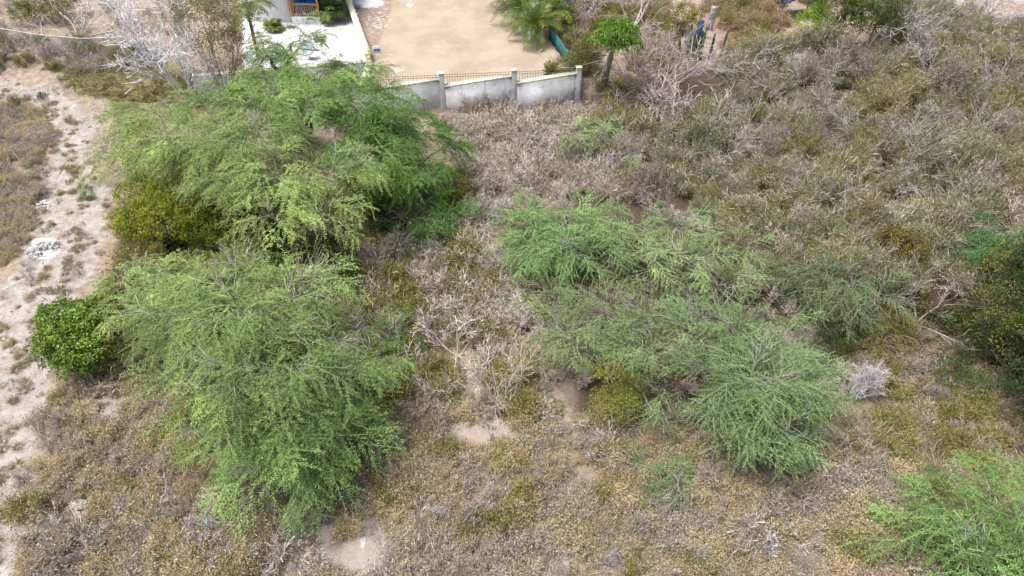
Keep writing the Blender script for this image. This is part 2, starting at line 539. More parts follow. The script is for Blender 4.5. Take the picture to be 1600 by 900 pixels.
def branch(rg, prm):
    """recursive bare branching; returns arrays of thick segments, fine segments and twig points"""
    thick, fine, tips = [], [], []

    def go(p, d, L, r, lvl):
        n = 4 if lvl >= 2 else (3 if lvl == 1 else 2)
        for i in range(n):
            d = d + rg.normal(size=3) * prm['jit'] + np.array([0, 0, prm['up'][lvl]])
            d = d / np.linalg.norm(d)
            q = p + d * L / n
            r2 = max(r * (.80 if lvl else .7), prm['rmin'])
            (fine if lvl == 0 else thick).append((p, q, r, r2))
            if lvl == 0 or (lvl == 1 and i == n - 1):
                tips.append((q, d))
            if lvl > 0 and (i > 0 or lvl < prm['lv']):
                for _ in range(rg.poisson(prm['kids'][lvl])):
                    e = d * prm['fwd'] + rnd_dir(rg, 1)[0] * prm['spr']
                    e = e / np.linalg.norm(e)
                    go(q, e, L * rg.uniform(.45, .75), max(r2 * .65, prm['rmin']), lvl - 1)
            p, r = q, r2

    for s in range(prm['stems']):
        a = s * 6.283 / prm['stems'] + rg.uniform(-.5, .5)
        el = rg.uniform(*prm['el'])
        d = np.array([math.cos(a) * math.cos(el), math.sin(a) * math.cos(el), math.sin(el)])
        b = np.array([math.cos(a), math.sin(a), 0]) * prm.get('base', .06) * rg.uniform(.3, 1)
        b[2] = -.08
        go(b, d, prm['L'] * rg.uniform(.7, 1.15), prm['r'] * rg.uniform(.7, 1.1), prm['lv'])
    return thick, fine, tips


def seg_geo(thick, fine, col, rg, var=.18, k=3, z0=0):
    out = []
    for lst, is_f in ((thick, False), (fine, True)):
        if not lst:
            continue
        P0 = np.array([s[0] for s in lst]); P1 = np.array([s[1] for s in lst])
        R0 = np.array([s[2] for s in lst]); R1 = np.array([s[3] for s in lst])
        c = np.array(col)[None] * (1 + rg.normal(0, var, (len(lst), 1)))
        c = np.clip(c * (1 + rg.normal(0, .04, (len(lst), 3))), .01, .9)
        out.append(ribbons(P0, P1, R0, R1, c, rg) if is_f else tubes(P0, P1, R0, R1, c, k))
    return cat(out)


def tip_leaves(tips, rg, per, size, cols, spread=.06, asp=.5):
    T = np.array([t[0] for t in tips]); D = np.array([t[1] for t in tips])
    T = np.repeat(T, per, 0); D = np.repeat(D, per, 0)
    n = len(T)
    B = T + rg.normal(0, spread, (n, 3))
    d = unit(D * .5 + rnd_dir(rg, n) + np.array([0, 0, .2]))
    nrm = unit(rnd_dir(rg, n) + np.array([0, 0, .9]))
    s = unit(np.cross(d, nrm))
    L = size * rg.uniform(.6, 1.4, n)
    ci = rg.integers(0, len(cols), n)
    c = np.array(cols)[ci] * (1 + rg.normal(0, .16, (n, 1)))
    return leaves(B, d, s, L, L * asp, np.clip(c, .005, .9))


def spray(rg, p, d, L, droop, nf, q, ln, wd, col, tipcol):
    """one feathery spray: an arching branchlet with leafy fingers on both sides, each finger clothed in small leaflets"""
    k = 5
    pts = [p]
    for i in range(k):
        d = d + np.array([0, 0, -droop / k]) + rg.normal(0, .08, 3)
        d = d / np.linalg.norm(d)
        pts.append(pts[-1] + d * L / k)
    pts = np.array(pts)
    t = np.concatenate([np.linspace(.12, .93, nf) * k, [k * .72]])
    i = t.astype(int); f = (t - i)[:, None]
    B = pts[i] * (1 - f) + pts[i + 1] * f
    T = unit(pts[i + 1] - pts[i])
    side = unit(np.cross(T, np.array([0, 0, 1.])) + 1e-6)
    sg_ = np.where(np.arange(nf + 1) % 2, 1., -1.)[:, None]; sg_[-1] = 0
    D = unit(T * .85 + side * sg_ * rg.uniform(.45, .85, (nf + 1, 1)) + rg.normal(0, .14, (nf + 1, 3)))
    fl = L * (.34 + .34 * (1 - t / k)) * rg.uniform(.7, 1.25, nf + 1); fl[-1] = L * .33
    g = rg.uniform(.1, .45, nf + 1) * droop
    ss = np.linspace(.06, 1, q)
    pos = B[:, None] + D[:, None] * (fl[:, None] * ss)[..., None]
    pos[..., 2] -= (g * fl)[:, None] * ss ** 2
    T2 = D[:, None] + np.zeros((1, q, 1)); T2[..., 2] -= 2 * g[:, None] * ss
    T2 = unit(T2).reshape(-1, 3); pos = pos.reshape(-1, 3); n = len(pos)
    s2 = unit(np.cross(T2, np.array([0, 0, 1.])) + rg.normal(0, .35, (n, 3)))
    sg2 = np.where(np.arange(n) % 2, 1., -1.)[:, None]
    LD = unit(s2 * sg2 + T2 * .8 + np.array([0, 0, 1.]) * rg.normal(.1, .35, (n, 1)))
    S = unit(np.cross(LD, np.cross(T2, s2) + rg.normal(0, .45, (n, 3))))
    taper = np.tile(1.05 - .45 * ss, nf + 1)
    mixf = np.clip(np.tile(ss, nf + 1) * .9 + rg.normal(0, .15, n), 0, 1)[:, None]
    c = np.clip((np.array(col) * (1 - mixf) + np.array(tipcol) * mixf) * (1 + rg.normal(0, .10, (n, 1))), .005, .9)
    segs = [(pts[j], pts[j + 1], .012 * (1 - .13 * j), .012 * (1 - .13 * (j + 1))) for j in range(k)]
    segs += [(B[j], B[j] + D[j] * fl[j] * .9 - np.array([0, 0, .8 * g[j] * fl[j]]), .008, .005) for j in range(nf)]
    return (pos, LD, S, ln * taper * rg.uniform(.75, 1.25, n), wd * taper * rg.uniform(.8, 1.2, n), c), segs


def feather_tree(name, label, base_px, pads, col, tip, seed, plumes=70, L=1.35, ln=.105, wd=.034, nl=19, droop=.78, nf=8, bark=(.25, .23, .21), group=None, category='tree', bare=.12, rtrunk=.14, out=1.0, deep=.55, twig=None):
    rg = np.random.default_rng(seed)
    b = ground(*base_px)
    root = empty(name, b, label=label, category=category, group=group)
    segs, tw, LV = [], [], []
    C = [at_z(x, y, z + float(height(*at_z(x, y, z)[:2]))) - b for x, y, z, r in pads]
    mean = np.mean(C, 0)
    nst = max(2, min(5, len(pads) // 2))
    forks = []
    for s in range(nst):
        a = s * 6.283 / nst + rg.uniform(-.4, .4)
        tgt = np.array([mean[0] * .35 + .5 * math.cos(a), mean[1] * .35 + .5 * math.sin(a), max(.5, mean[2] * .45)])
        p = np.array([.12 * math.cos(a), .12 * math.sin(a), -.15]); q0 = p
        for i in range(4):
            q = q0 + (tgt - q0) * (i + 1) / 4 + rg.normal(0, .06, 3)
            segs.append((p, q, rtrunk * (1 - .13 * i), rtrunk * (1 - .13 * (i + 1)))); p = q
        forks.append(p)
    for (x, y, z, r), c in zip(pads, C):
        f = min(forks, key=lambda q: np.linalg.norm(q[:2] - c[:2]))
        mid = (f + c) / 2 + np.array([0, 0, .25 * r]) + rg.normal(0, .12, 3)
        p = f; r0 = rtrunk * .45
        cc = c - np.array([0, 0, .35 * r])
        for t in (.25, .5, .75, 1.):
            q = (1 - t) ** 2 * f + 2 * t * (1 - t) * mid + t * t * cc + rg.normal(0, .05, 3)
            segs.append((p, q, r0, r0 * .82)); p = q; r0 *= .82
        hub = p
        nsec = int(5 + 3.2 * r)
        npl = int(max(5, plumes * .40 * r * r / 2.6 / (L / 1.3)))
        secs = []
        for s in range(nsec):
            a = rg.uniform(0, 6.283); rr = r * math.sqrt(rg.uniform(.05, .8)) * .9
            e = c + np.array([rr * math.cos(a), rr * math.sin(a), .30 * r * (1 - (rr / r) ** 2) - .08 * r + rg.normal(0, .10)])
            m = (hub + e) / 2 + rg.normal(0, .12, 3) + np.array([0, 0, .1])
            pts = [(1 - t) ** 2 * hub + 2 * t * (1 - t) * m + t * t * e for t in (0, .25, .5, .75, 1)]
            for j in range(4):
                segs.append((pts[j], pts[j + 1], r0 * (.42 - .08 * j), r0 * (.42 - .08 * (j + 1))))
            secs.append((np.array(pts), a))
            if rg.random() < bare:                                   # dead grey spray
                for _ in range(14):
                    d = unit(np.array([[math.cos(a), math.sin(a), .4]]) + rg.normal(0, .6, (1, 3)))[0]
                    q = pts[rg.integers(2, 5)]
                    for _k in range(3):
                        d = unit((d + rg.normal(0, .25, 3))[None])[0]
                        tw.append((q, q + d * .28, .008, .006, 1)); q = q + d * .28
        tone = 1 + rg.normal(0, .10); stone = 1 + rg.normal(0, .22, len(secs)); shue = rg.uniform(0, 1, len(secs))
        ninner = int(npl * .45)
        for s in range(npl + ninner):
            si = rg.integers(len(secs)); pts, a = secs[si]
            t = rg.uniform(.0, 1) ** .75 * 3.999
            i = int(t); p = pts[i] + (pts[i + 1] - pts[i]) * (t - i) + rg.normal(0, .09 * r, 3) * np.array([1, 1, deep * .6])
            if s >= npl:                                             # lower sprays inside the crown
                p = f + (p - f) * rg.uniform(.45, .8) + rg.normal(0, .15, 3)
            o = p - c
            a2 = math.atan2(o[1], o[0]) + rg.normal(0, .55)
            d = np.array([math.cos(a2) * out, math.sin(a2) * out, rg.normal(.22, .25)])
            d = d / np.linalg.norm(d)
            tn = tone * max(.55, stone[si]) * (1 + rg.normal(0, .08))
            ll = L * rg.uniform(.6, 1.25)
            hue = np.clip(shue[si] + rg.normal(0, .2), 0, 1)
            cl = np.array(col) * tn; tc = (np.array(tip) * hue + np.array(col) * (1 - hue)) * tn
            lv, sg = spray(rg, p, d, ll, droop * rg.uniform(.6, 1.3), nf, nl, ln, wd, cl, tc)
            LV.append(lv)
            tw += [(*q, 0) for q in sg]
    k = [np.concatenate([l[i] for l in LV]) for i in range(6)]
    V, F, Cc = leaves(*k, mid=.45)
    link('crown', mk_mesh('crown', V, F, Cc, (M_LEAF,)), root)
    V, F, Cc = seg_geo(segs, [], bark, rg, .12, 6)
    link('trunk', mk_mesh('trunk', V, F, Cc, (M_TWIG,), True), root)
    g = np.array([s[4] for s in tw])
    cb = np.where(g[:, None] == 1, np.array(bark)[None] * 1.25, np.array(twig or (np.array(col) * .75 + np.array(bark) * .22))[None])
    P0 = np.array([s[0] for s in tw]); P1 = np.array([s[1] for s in tw]); R0 = np.array([s[2] for s in tw]); R1 = np.array([s[3] for s in tw])
    V, F, Cc = ribbons(P0, P1, R0, R1, cb * (1 + rg.normal(0, .12, (len(tw), 1))), rg)
    link('twigs', mk_mesh('twigs', V, F, Cc, (M_TWIG,)), root, kind='stuff')
    return root


def bush(name, label, base_px, pads, cols, seed, leaf=.09, per_m2=420, bark=(.22, .19, .15), group=None, asp=.5, mat=None, category='bush', clump=.22, stems=7, trunk_r=.035, hollow=.5):
    """broad-leaved bush: leaves in clumps on the shell of several lobes, carried by stems"""
    rg = np.random.default_rng(seed)
    b = ground(*base_px)
    root = empty(name, b, label=label, category=category, group=group)
    B_, N_, C_ = [], [], []
    segs = []
    for x, y, z, r in pads:
        c = at_z(x, y, z + float(height(*at_z(x, y, z)[:2]))) - b
        ncl = int(max(10, 4 * r * r / (clump * clump) * .9))
        dirs = rnd_dir(rg, ncl); dirs[:, 2] = np.where(dirs[:, 2] < -.35, -dirs[:, 2], dirs[:, 2])
        rad = r * rg.uniform(hollow, 1.06, ncl) ** .5
        cen = c + dirs * rad[:, None] * np.array([1, 1, .85])
        cen = cen[cen[:, 2] > .03]; dirs = unit(cen - c); ncl = len(cen)
        m = max(4, int(per_m2 * clump * clump * 1.6))
        idx_ = np.repeat(np.arange(ncl), m)
        off = rg.normal(0, clump * .42, (len(idx_), 3))
        B_.append(cen[idx_] + off)
        N_.append(unit(dirs[idx_] + unit(off) * .9 + rnd_dir(rg, len(idx_)) * .5 + np.array([0, 0, .35])))
        cc = np.array(cols)[rg.integers(0, len(cols), ncl)] * (1 + rg.normal(0, .14, (ncl, 1)))
        C_.append(cc[idx_] * (1 + rg.normal(0, .12, (len(idx_), 1))))
        for s in range(stems):
            e = c + rnd_dir(rg, 1)[0] * r * .75
            p = np.array([rg.normal(0, .08), rg.normal(0, .08), -.08]); m_ = (p + e) / 2 + rg.normal(0, .12, 3); pp = p
            for t in (.33, .66, 1.):
                q = (1 - t) ** 2 * p + 2 * t * (1 - t) * m_ + t * t * e
                segs.append((pp, q, trunk_r * (1.2 - t), trunk_r * (.95 - .6 * t))); pp = q
    Bv = np.concatenate(B_); Nv = np.concatenate(N_); Cv = np.clip(np.concatenate(C_), .005, .9)
    n = len(Bv)
    D = unit(np.cross(Nv, rnd_dir(rg, n)) + Nv * .35)
    S = unit(np.cross(D, Nv))
    L = leaf * rg.uniform(.7, 1.35, n)
    V, F, C = leaves(Bv, D, S, L, L * asp, Cv)
    link('crown', mk_mesh('crown', V, F, C, (mat or M_LEAF,)), root)
    V, F, C = seg_geo(segs, [], bark, rg, .15, 5)
    link('stems', mk_mesh('stems', V, F, C, (M_TWIG,), True), root)
    return root


def bare_tree(name, label, base_px, seed, prm, col, group=None, leafcols=None, per=2, leaf=.05, category='bare tree', lean=(0, 0), k=5, var=.12, squash=1.0):
    rg = np.random.default_rng(seed)
    b = ground(*base_px)
    root = empty(name, b, label=label, category=category, group=group)
    root.rotation_euler = (lean[0], lean[1], 0)
    root.scale = (1, 1, squash)
    thick, fine, tips = branch(rg, prm)
    V, F, C = seg_geo(thick, [], col, rg, var, k)
    link('trunk', mk_mesh('trunk', V, F, C, (M_TWIG,), True), root)
    if fine:
        V, F, C = seg_geo([], fine, col, rg, var)
        link('twigs', mk_mesh('twigs', V, F, C, (M_TWIG,)), root, kind='stuff')
    if leafcols:
        V, F, C = tip_leaves(tips, rg, per, leaf, leafcols)
        link('foliage', mk_mesh('foliage', V, F, C, (M_LEAF,)), root)
    return root



# ------------------------------------------------------------------ concrete retaining wall, patio walls
def wall_run(root, A, B, z0, zl, zr, th, mat, cop, cw=.34, ch=.09):
    """a straight panel from A to B with a sloping top and its coping, in the frame of root"""
    A = np.asarray(A[:2], float); B = np.asarray(B[:2], float)
    d = (B - A) / np.linalg.norm(B - A); n = np.array([-d[1], d[0]])

    def prism(w, zb_l, zb_r, zt_l, zt_r):
        o = np.array(root.location)
        V = []
        for P, zb, zt in ((A, zb_l, zt_l), (B, zb_r, zt_r)):
            for s_ in (-w / 2, w / 2):
                for z in (zb, zt):
                    V.append([*(P + n * s_), z])
        return np.array(V) - o, np.array([[0, 1, 3, 2], [4, 6, 7, 5], [0, 4, 5, 1], [2, 3, 7, 6], [1, 5, 7, 3], [0, 2, 6, 4]])
    V, F = prism(th, z0, z0, zl, zr)
    link('panel', mk_mesh('panel', V, F, None, (mat,)), root)
    if cop:
        V, F = prism(cw, zl + .002, zr + .002, zl + ch, zr + ch)
        link('coping', mk_mesh('coping', V, F, None, (cop,)), root)


def on_line(A, B, px_, z, yref):
    """point on the wall line whose top at height z falls at plan column px_"""
    lo, hi = -1.0, 2.0
    for _ in range(50):
        t = (lo + hi) / 2
        P = A + (B - A) * t
        if project(np.array([P[0], P[1], z]))[0] < px_:
            lo = t
        else:
            hi = t
    return A + (B - A) * t


cw = empty('concrete_wall', (WA[0], WA[1], 0), label='grey stained concrete retaining wall with cream coping and square posts', category='wall')
wd = unit((WB - WA)[None])[0]; wrz = math.atan2(wd[1], wd[0])
posts = [on_line(WA, WB, p, 1.9, 0) for p in (472, 582, 690, 803, 904)]
posts[0] = WA * 1.0
posts = [p for i, p in enumerate(posts) if i == 0 or p[0] > WA[0] + .8]
for p in posts[1:]:
    box('post', M_CONC, cw, (p[0] - WA[0], p[1] - WA[1], .82, .30, .26, 3.04, wrz), bevel=.02)
    box('post_cap', M_COPING, cw, (p[0] - WA[0], p[1] - WA[1], 2.365, .34, .31, .05, wrz))
for a_, b_ in zip(posts[:-1], posts[1:]):
    A2 = a_ + wd * .155; B2 = b_ - wd * .155
    zl, zr = 1.60, 2.0
    wall_run(cw, A2, B2, -.7, zl, zr, .22, M_CONC, M_COPING)
    L_ = np.linalg.norm(B2 - A2); nb = int(L_ / .14)
    seg = []
    for i in range(1, nb):
        t = i / nb; p = A2 + (B2 - A2) * t - WA; zb = zl + (zr - zl) * t + .08
        seg.append((np.array([p[0], p[1], zb]), np.array([p[0], p[1], 2.26]), .009, .009))
    for z in (2.12, 2.25):
        p0 = A2 - WA; p1 = B2 - WA
        seg.append((np.array([p0[0], p0[1], z]), np.array([p1[0], p1[1], z]), .011, .011))
    V, F, C = seg_geo(seg, [], (.16, .13, .11), rng, .1, 4)
    link('railing', mk_mesh('railing', V, F, C, (M_RUST,)), cw)
# the yard's return wall to the patio corner
rw = empty('return_wall', (PB[0], PB[1], 0), label='short grey concrete wall joining the patio corner to the retaining wall', category='wall')
wall_run(rw, (XC + .05, WA[1] + .3), (PB[0] + .05, PB[1] - .3), -.5, 1.7, 1.7, .22, M_CONC, M_COPING)
pw = empty('patio_wall', (PA[0], PA[1], 0), label='grey block wall with cream coping along the front of the white patio', category='wall')
wall_run(pw, PA, PB + np.array([.12, 0, 0]), -.5, 1.68, 1.68, .24, M_CONC, M_COPING, .32)
PD = at_z(538, -14, PCZ + .35)
sw = empty('yellow_wall', (PB[0], PB[1], YARD_Z), label='yellow topped boundary wall between the white patio and the sand yard', category='wall')
wall_run(sw, PB + np.array([-.05, .2, 0]), PD, YARD_Z - .4, 2.0, 2.2, .22, M_YELLOW, M_COPING, .36, .1)

# ------------------------------------------------------------------ house with porch
HB = at_z(480, 38, YARD_Z)
hs_ = empty('house', (HB[0], HB[1], YARD_Z), label='white house with a dark porch behind a wooden railing', category='house')
hrz = -.06
hs_.rotation_euler = (0, 0, hrz)
pwid = 1.85
box('porch_base', M_WHITE, hs_, (0, 1.0, .2, pwid, 2.0, .5), bevel=.02)
box('wall', M_WHITE, hs_, (-pwid / 2 - 1.55, .25 + 1.5, 1.5, 3.0, 3.0, 3.6))
box('wall', M_WHITE, hs_, (pwid / 2 + .35, 2.6, 1.5, .6, 3.0, 3.6))
box('back_wall', M_DARK, hs_, (0, 2.2, 1.7, pwid - .02, .15, 2.4))  # near-black colour stands in for the shade inside the porch
for s_ in (-1, 1):
    box('post', M_ORANGE, hs_, (s_ * (pwid / 2 - .06), .08, 1.65, .12, .12, 2.4), bevel=.01)
box('handrail', M_OCHREW, hs_, (0, .08, 1.22, pwid - .26, .09, .07), bevel=.01)
box('bottom_rail', M_OCHREW, hs_, (0, .08, .62, pwid - .26, .08, .06), bevel=.01)
me = None
for i in range(11):
    if me is None:
        V, F = boxes([(0, 0, 0, .05, .04, .53)]); me = mk_mesh('baluster', V, F, None, (M_OCHREW,))
    link('baluster', me, hs_, (-.72 + i * .144, .08, .918))
box('porch_beam', M_OCHREW, hs_, (0, .08, 2.95, pwid + .1, .16, .2))
box('roof', M_ROOF, hs_, (-.8, 2.3, 3.42, 5.6, 5.4, .14), bevel=.03)
V, F = lathe([(0.01, 0), (.30, 0), (.34, .25), (.34, .62), (.30, .7), (.01, .72)], 18)
for i, (x_, y_) in enumerate(((-.35, .75), (.25, .95))):
    a_ = HB + np.array([x_, y_, .45])
    me = mk_mesh('blue_tub', V, F, None, (M_BLUE,), True)
    t_ = empty('blue_tub', (a_[0], a_[1], YARD_Z + .45), label=('blue plastic tub beside the porch post' if i == 0 else 'blue plastic tub at the back of the porch'), category='tub')
    link('body', me, t_)
    V2, F2 = lathe([(.33, .60), (.37, .60), (.37, .65), (.33, .65)], 18)
    link('rim', mk_mesh('rim', V2, F2, None, (M_BLUE,), True), t_)

# pale round dish on a stand in the patio
p = ground(485, 92)
ds = empty('round_dish', (p[0], p[1], YARD_Z), label='pale blue round dish tilted on a thin stand on the patio', category='dish')
V, F = lathe([(.01, -.06), (.2, -.045), (.36, .0), (.40, .03), (.38, .035), (.2, -.02), (.01, -.035)], 24)
d_ = link('dish', mk_mesh('dish', V, F, None, (M_PALEB,), True), ds, (0, 0, .62), (math.radians(48), 0, .2))
V, F, C = seg_geo([(np.array([0, 0, 0.]), np.array([0, 0, .6]), .025, .02), (np.array([0, 0, .02]), np.array([.25, -.1, 0]), .02, .02), (np.array([0, 0, .02]), np.array([-.25, -.1, 0]), .02, .02), (np.array([0, 0, .02]), np.array([0, .28, 0]), .02, .02)], [], (.4, .4, .4), rng)
link('stand', mk_mesh('stand', V, F, C, (M_GALV,)), ds)

# little notice board, bin, post, stone in the yard
p = ground(572, 91); p[0] = max(p[0], XC + .35)
sg = empty('notice_board', (p[0], p[1], YARD_Z), label='small white notice board with a blue band at the end of the yellow wall', category='sign')
box('post', M_WHITE, sg, (0, 0, .12, .06, .05, .5))
box('board', M_WHITE, sg, (0, -.01, .5, .42, .04, .42), bevel=.01)
box('blue_band', simple('blue_print', (.05, .10, .35), .6), sg, (0, -.033, .5, .34, .005, .12))
p = at_z(558, 12, YARD_Z)
bn = empty('pale_bin', (p[0], p[1], YARD_Z), label='pale blue plastic bin standing on the chalky corner of the yard', category='bin')
V, F = lathe([(.01, 0), (.2, 0), (.24, .55), (.01, .55)], 14); link('body', mk_mesh('body', V, F, None, (M_PALEB,), True), bn)
V, F = lathe([(.01, .552), (.26, .552), (.26, .6), (.01, .63)], 14); link('lid', mk_mesh('lid', V, F, None, (M_PALEB,), True), bn)
p = at_z(846, 70, YARD_Z)
wp = empty('white_post', (p[0], p[1], YARD_Z), label='white square post at the foot of the palm clump', category='post')
box('shaft', M_WHITE, wp, (0, 0, .35, .11, .11, .9), bevel=.01); box('cap', M_COPING, wp, (0, 0, .83, .15, .15, .06))


def rock_mesh(name, seed, mat, flat=.6):
    import bmesh
    bm = bmesh.new(); bmesh.ops.create_icosphere(bm, subdivisions=2, radius=.5)
    rg = np.random.default_rng(seed); D = rnd_dir(rg, 9); o = rg.uniform(.27, .42, 9)
    for v in bm.verts:
        c = np.array(v.co)
        for d, q in zip(D, o):
            e = c @ d - q
            if e > 0:
                c = c - d * e
        v.co = Vector(c * np.array([1, .8, flat]) + rg.normal(0, .006, 3))
    me = bpy.data.meshes.new(name); bm.to_mesh(me); bm.free(); me.materials.append(mat)
    return me


ROCKS = [rock_mesh('rock', i, M_STONE) for i in range(5)]
CHROCK = [rock_mesh('rubble', 20 + i, M_CHALK) for i in range(4)]
for i, (x, y, s_, lab) in enumerate([(124, 790, .48, 'rounded tan boulder in the ochre shrubs by the dirt track'), (118, 815, .5, 'flat pale stone slab just below a tan boulder'), (107, 796, .3, 'small grey stone touching the tan boulder'),
                                     (140, 722, .24, 'small white stone on brown soil above the ochre shrubs'), (133, 697, .2, 'small white stone lying alone on reddish soil'), (148, 640, .5, 'whitish rock at the foot of the round dark bush'), (140, 610, .34, 'pale stone beside the stump of the round bush'),
                                     (905, 882, .5, 'white angular rock half hidden in the tan scrub'), (884, 888, .38, 'pale weathered stone next to the white angular rock'), (44, 268, .34, 'grey stone at the foot of a leaning stake'), (845, 80, .36, 'dark grey stone on the sand in front of the palm clump'),
                                     (210, 323, .4, 'grey rock at the edge of the yellow-green bush'), (2, 238, .3, 'pale stone among shrubs left of the track')]):
    p = ground(x, y)
    link('rock', ROCKS[i % 5], None, (p[0], p[1], p[2] + .1 * s_), (0, 0, i * 1.7), (s_ * 1.3, s_, s_), label=lab.replace(' left of', ' beside'), category='rock')
# chalk rubble heaps on the track
for hx, hy, n, R_, lab in ((70, 388, 150, .75, 'large heap of white chalky rubble on the dirt track'), (66, 323, 60, .38, 'small heap of white chalky rubble on the dirt track')):
    c = ground(hx, hy)
    V, F = [], []
    o = 0
    for i in range(n):
        me = CHROCK[i % 4]; co = np.empty(len(me.vertices) * 3); me.vertices.foreach_get('co', co); co = co.reshape(-1, 3)
        a = rng.uniform(0, 6.28); rr = R_ * abs(rng.normal(0, .6)); s_ = rng.uniform(.05, .2)
        ca, sa = math.cos(a * 3), math.sin(a * 3)
        q = np.stack([co[:, 0] * ca - co[:, 1] * sa, co[:, 0] * sa + co[:, 1] * ca, co[:, 2]], 1) * s_
        q += [rr * math.cos(a), rr * math.sin(a) * .8, max(0, .2 * (1 - rr / R_)) * rng.uniform(0, 1)]
        f = np.array([list(p_.vertices) for p_ in me.polygons]); V.append(q); F.append(f + o); o += len(q)
    link('rubble_heap', mk_mesh('rubble_heap', np.concatenate(V), np.concatenate(F), None, (M_CHALK,)), None, tuple(c), label=lab, category='rubble', kind='stuff')

# chain-link fence beside the track
cf = empty('chain_link_fence', ground(0, 75), label='old chain-link fence with a pale top rail in front of fallen branches', category='fence')
cA, cB = ground(-60, 70), ground(205, 92)
segs, wires = [], []
b0 = np.array(cf.location)
nP = 5
tops = []
for i in range(nP):
    P = cA + (cB - cA) * i / (nP - 1); P[2] = float(height(P[0], P[1]))
    link('post', mk_mesh('post', *seg_geo([(P - b0 - [0, 0, .3], P - b0 + [0, 0, 1.3], .03, .03)], [], (.4, .4, .4), rng, .05, 6), (M_GALV,)), cf)
    tops.append(P - b0 + [0, 0, 1.28])
V, F, C = seg_geo([(tops[i], tops[i + 1], .022, .022) for i in range(nP - 1)], [], (.5, .5, .5), rng, .05, 6)
link('top_rail', mk_mesh('top_rail', V, F, C, (simple('pale_rail', (.62, .64, .66), .5, .4),)), cf)
for i in range(nP - 1):
    A, B = tops[i], tops[i + 1]; L_ = np.linalg.norm(B - A); n = int(L_ / .11)
    for j in range(n):
        for s_ in (-1, 1):
            t0, t1 = j / n, (j + s_ * 11) / n
            if 0 <= t1 <= 1:
                wires.append((A + (B - A) * t0, A + (B - A) * t1 - [0, 0, 1.25], .004, .004))
V, F, C = seg_geo([], wires, (.33, .35, .36), rng)
link('mesh', mk_mesh('mesh', V, F, C, (M_GALV,)), cf)


# vehicles parked behind, only their lower sides in view
def car(px_, py_, paint, label, rz):
    p = at_z(px_, py_, 0); p = at_z(px_, py_, float(height(p[0], p[1]))); p[2] = float(height(p[0], p[1]))
    r = empty('parked_car', p, label=label, category='car'); r.rotation_euler = (0, 0, rz)
    prof = [(-2.05, .35), (-2.1, .7), (-2.0, .98), (-1.35, 1.02), (-.85, 1.45), (.55, 1.47), (1.15, 1.02), (1.95, .88), (2.08, .6), (2.05, .35)]
    n = len(prof)
    V = np.array([[x, s_ * (.8 if z < 1.1 else .66), z] for s_ in (-1, 1) for x, z in prof])
    import bmesh
    bm = bmesh.new(); vv = [bm.verts.new(v) for v in V]
    bm.faces.new(vv[:n]); bm.faces.new(vv[n:][::-1])
    for i in range(n):
        j = (i + 1) % n; bm.faces.new((vv[j], vv[i], vv[n + i], vv[n + j]))
    me = bpy.data.meshes.new('body'); bm.to_mesh(me); bm.free(); me.materials.append(paint)
    b_ = link('body', me, r); md = b_.modifiers.new('bevel', 'BEVEL'); md.width = .07; md.segments = 3
    for s_ in (-1, 1):
        box('window', M_DARK, r, (-.15, s_ * .735, 1.24, 1.35, .06, .27))
    V, F = lathe([(.01, -.1), (.2, -.1), (.3, -.09), (.32, -.04), (.32, .04), (.3, .09), (.2, .1), (.01, .1)], 18)
    Vr, Fr = lathe([(.01, -.112), (.17, -.112), (.18, -.1), (.01, -.1)], 14)
    for x in (-1.3, 1.3):
        for s_ in (-1, 1):
            w = link('wheel', mk_mesh('wheel', V, F, None, (M_RUBBER,), True), r, (x, s_ * .78, .32), (math.radians(90) * s_, 0, 0))
            link('rim', mk_mesh('rim', Vr, Fr, None, (M_GALV,), True), w)
    return r


car(212, -16, M_BLUEP, 'light blue car parked beyond the fallen grey branches', 1.5)
car(250, -17, M_REDP, 'red car parked beyond the white bare tree', 1.62)

# leaning stake, teal netting, odd things at the hut behind
p = ground(36, 256)
V, F, C = seg_geo([(np.array([0, 0, -.1]), np.array([-.22, .05, .75]), .03, .028)], [], (.62, .56, .42), rng, .05, 6)
link('wooden_stake', mk_mesh('wooden_stake', V, F, C, (M_TWIG,)), None, tuple(p), label='pale wooden stake leaning out of the shrubs by the track', category='stake')
net = empty('netting_fence', ground(870, 85), label='teal shade netting on posts at the corner of the sand yard', category='fence')
b0 = np.array(net.location)
q0, q1, q2 = [ground(*a) - b0 for a in ((858, 62), (876, 88), (898, 118))]
for a_, c_ in ((q0, q1), (q1, q2)):
    n = 8; V = []; F = []
    for i in range(n + 1):
        P = a_ + (c_ - a_) * i / n; w = .05 * math.sin(i * 2.1)
        V += [[P[0] + w, P[1], P[2] - .1], [P[0] + w * .4, P[1], P[2] + .85 + .05 * math.sin(i * 1.3)]]
        if i:
            F.append([2 * i - 2, 2 * i, 2 * i + 1, 2 * i - 1])
    o = link('net', mk_mesh('net', np.array(V), np.array(F), None, (M_TEAL,)), net); md = o.modifiers.new('s', 'SOLIDIFY'); md.thickness = .012
for q in (q0, q1, q2):
    box('post', M_RUST, net, (q[0], q[1], q[2] + .4, .06, .06, 1.1))
p = ground(1092, 55)
V, F = lathe([(.01, 0), (.24, 0), (.26, .04), (.24, .3), (.26, .33), (.24, .36), (.24, .62), (.26, .65), (.24, .68), (.24, .9), (.25, .95), (.01, .96)], 16)
dr = empty('blue_drum', p, label='blue plastic drum beside the tall cactus clump', category='drum')
link('body', mk_mesh('body', V, F, None, (M_BLUE,), True), dr, scale=(.75, .75, .9))
V2, F2 = lathe([(.01, .962), (.2, .962), (.2, .99), (.01, 1.0)], 12); link('lid', mk_mesh('lid', V2, F2, None, (M_BLUE,), True), dr, scale=(.75, .75, .9))
p = ground(1107, 48)
ws = empty('white_sheet', p, label='weathered white sheet leaning upright in the brush behind the blue drum', category='sheet')
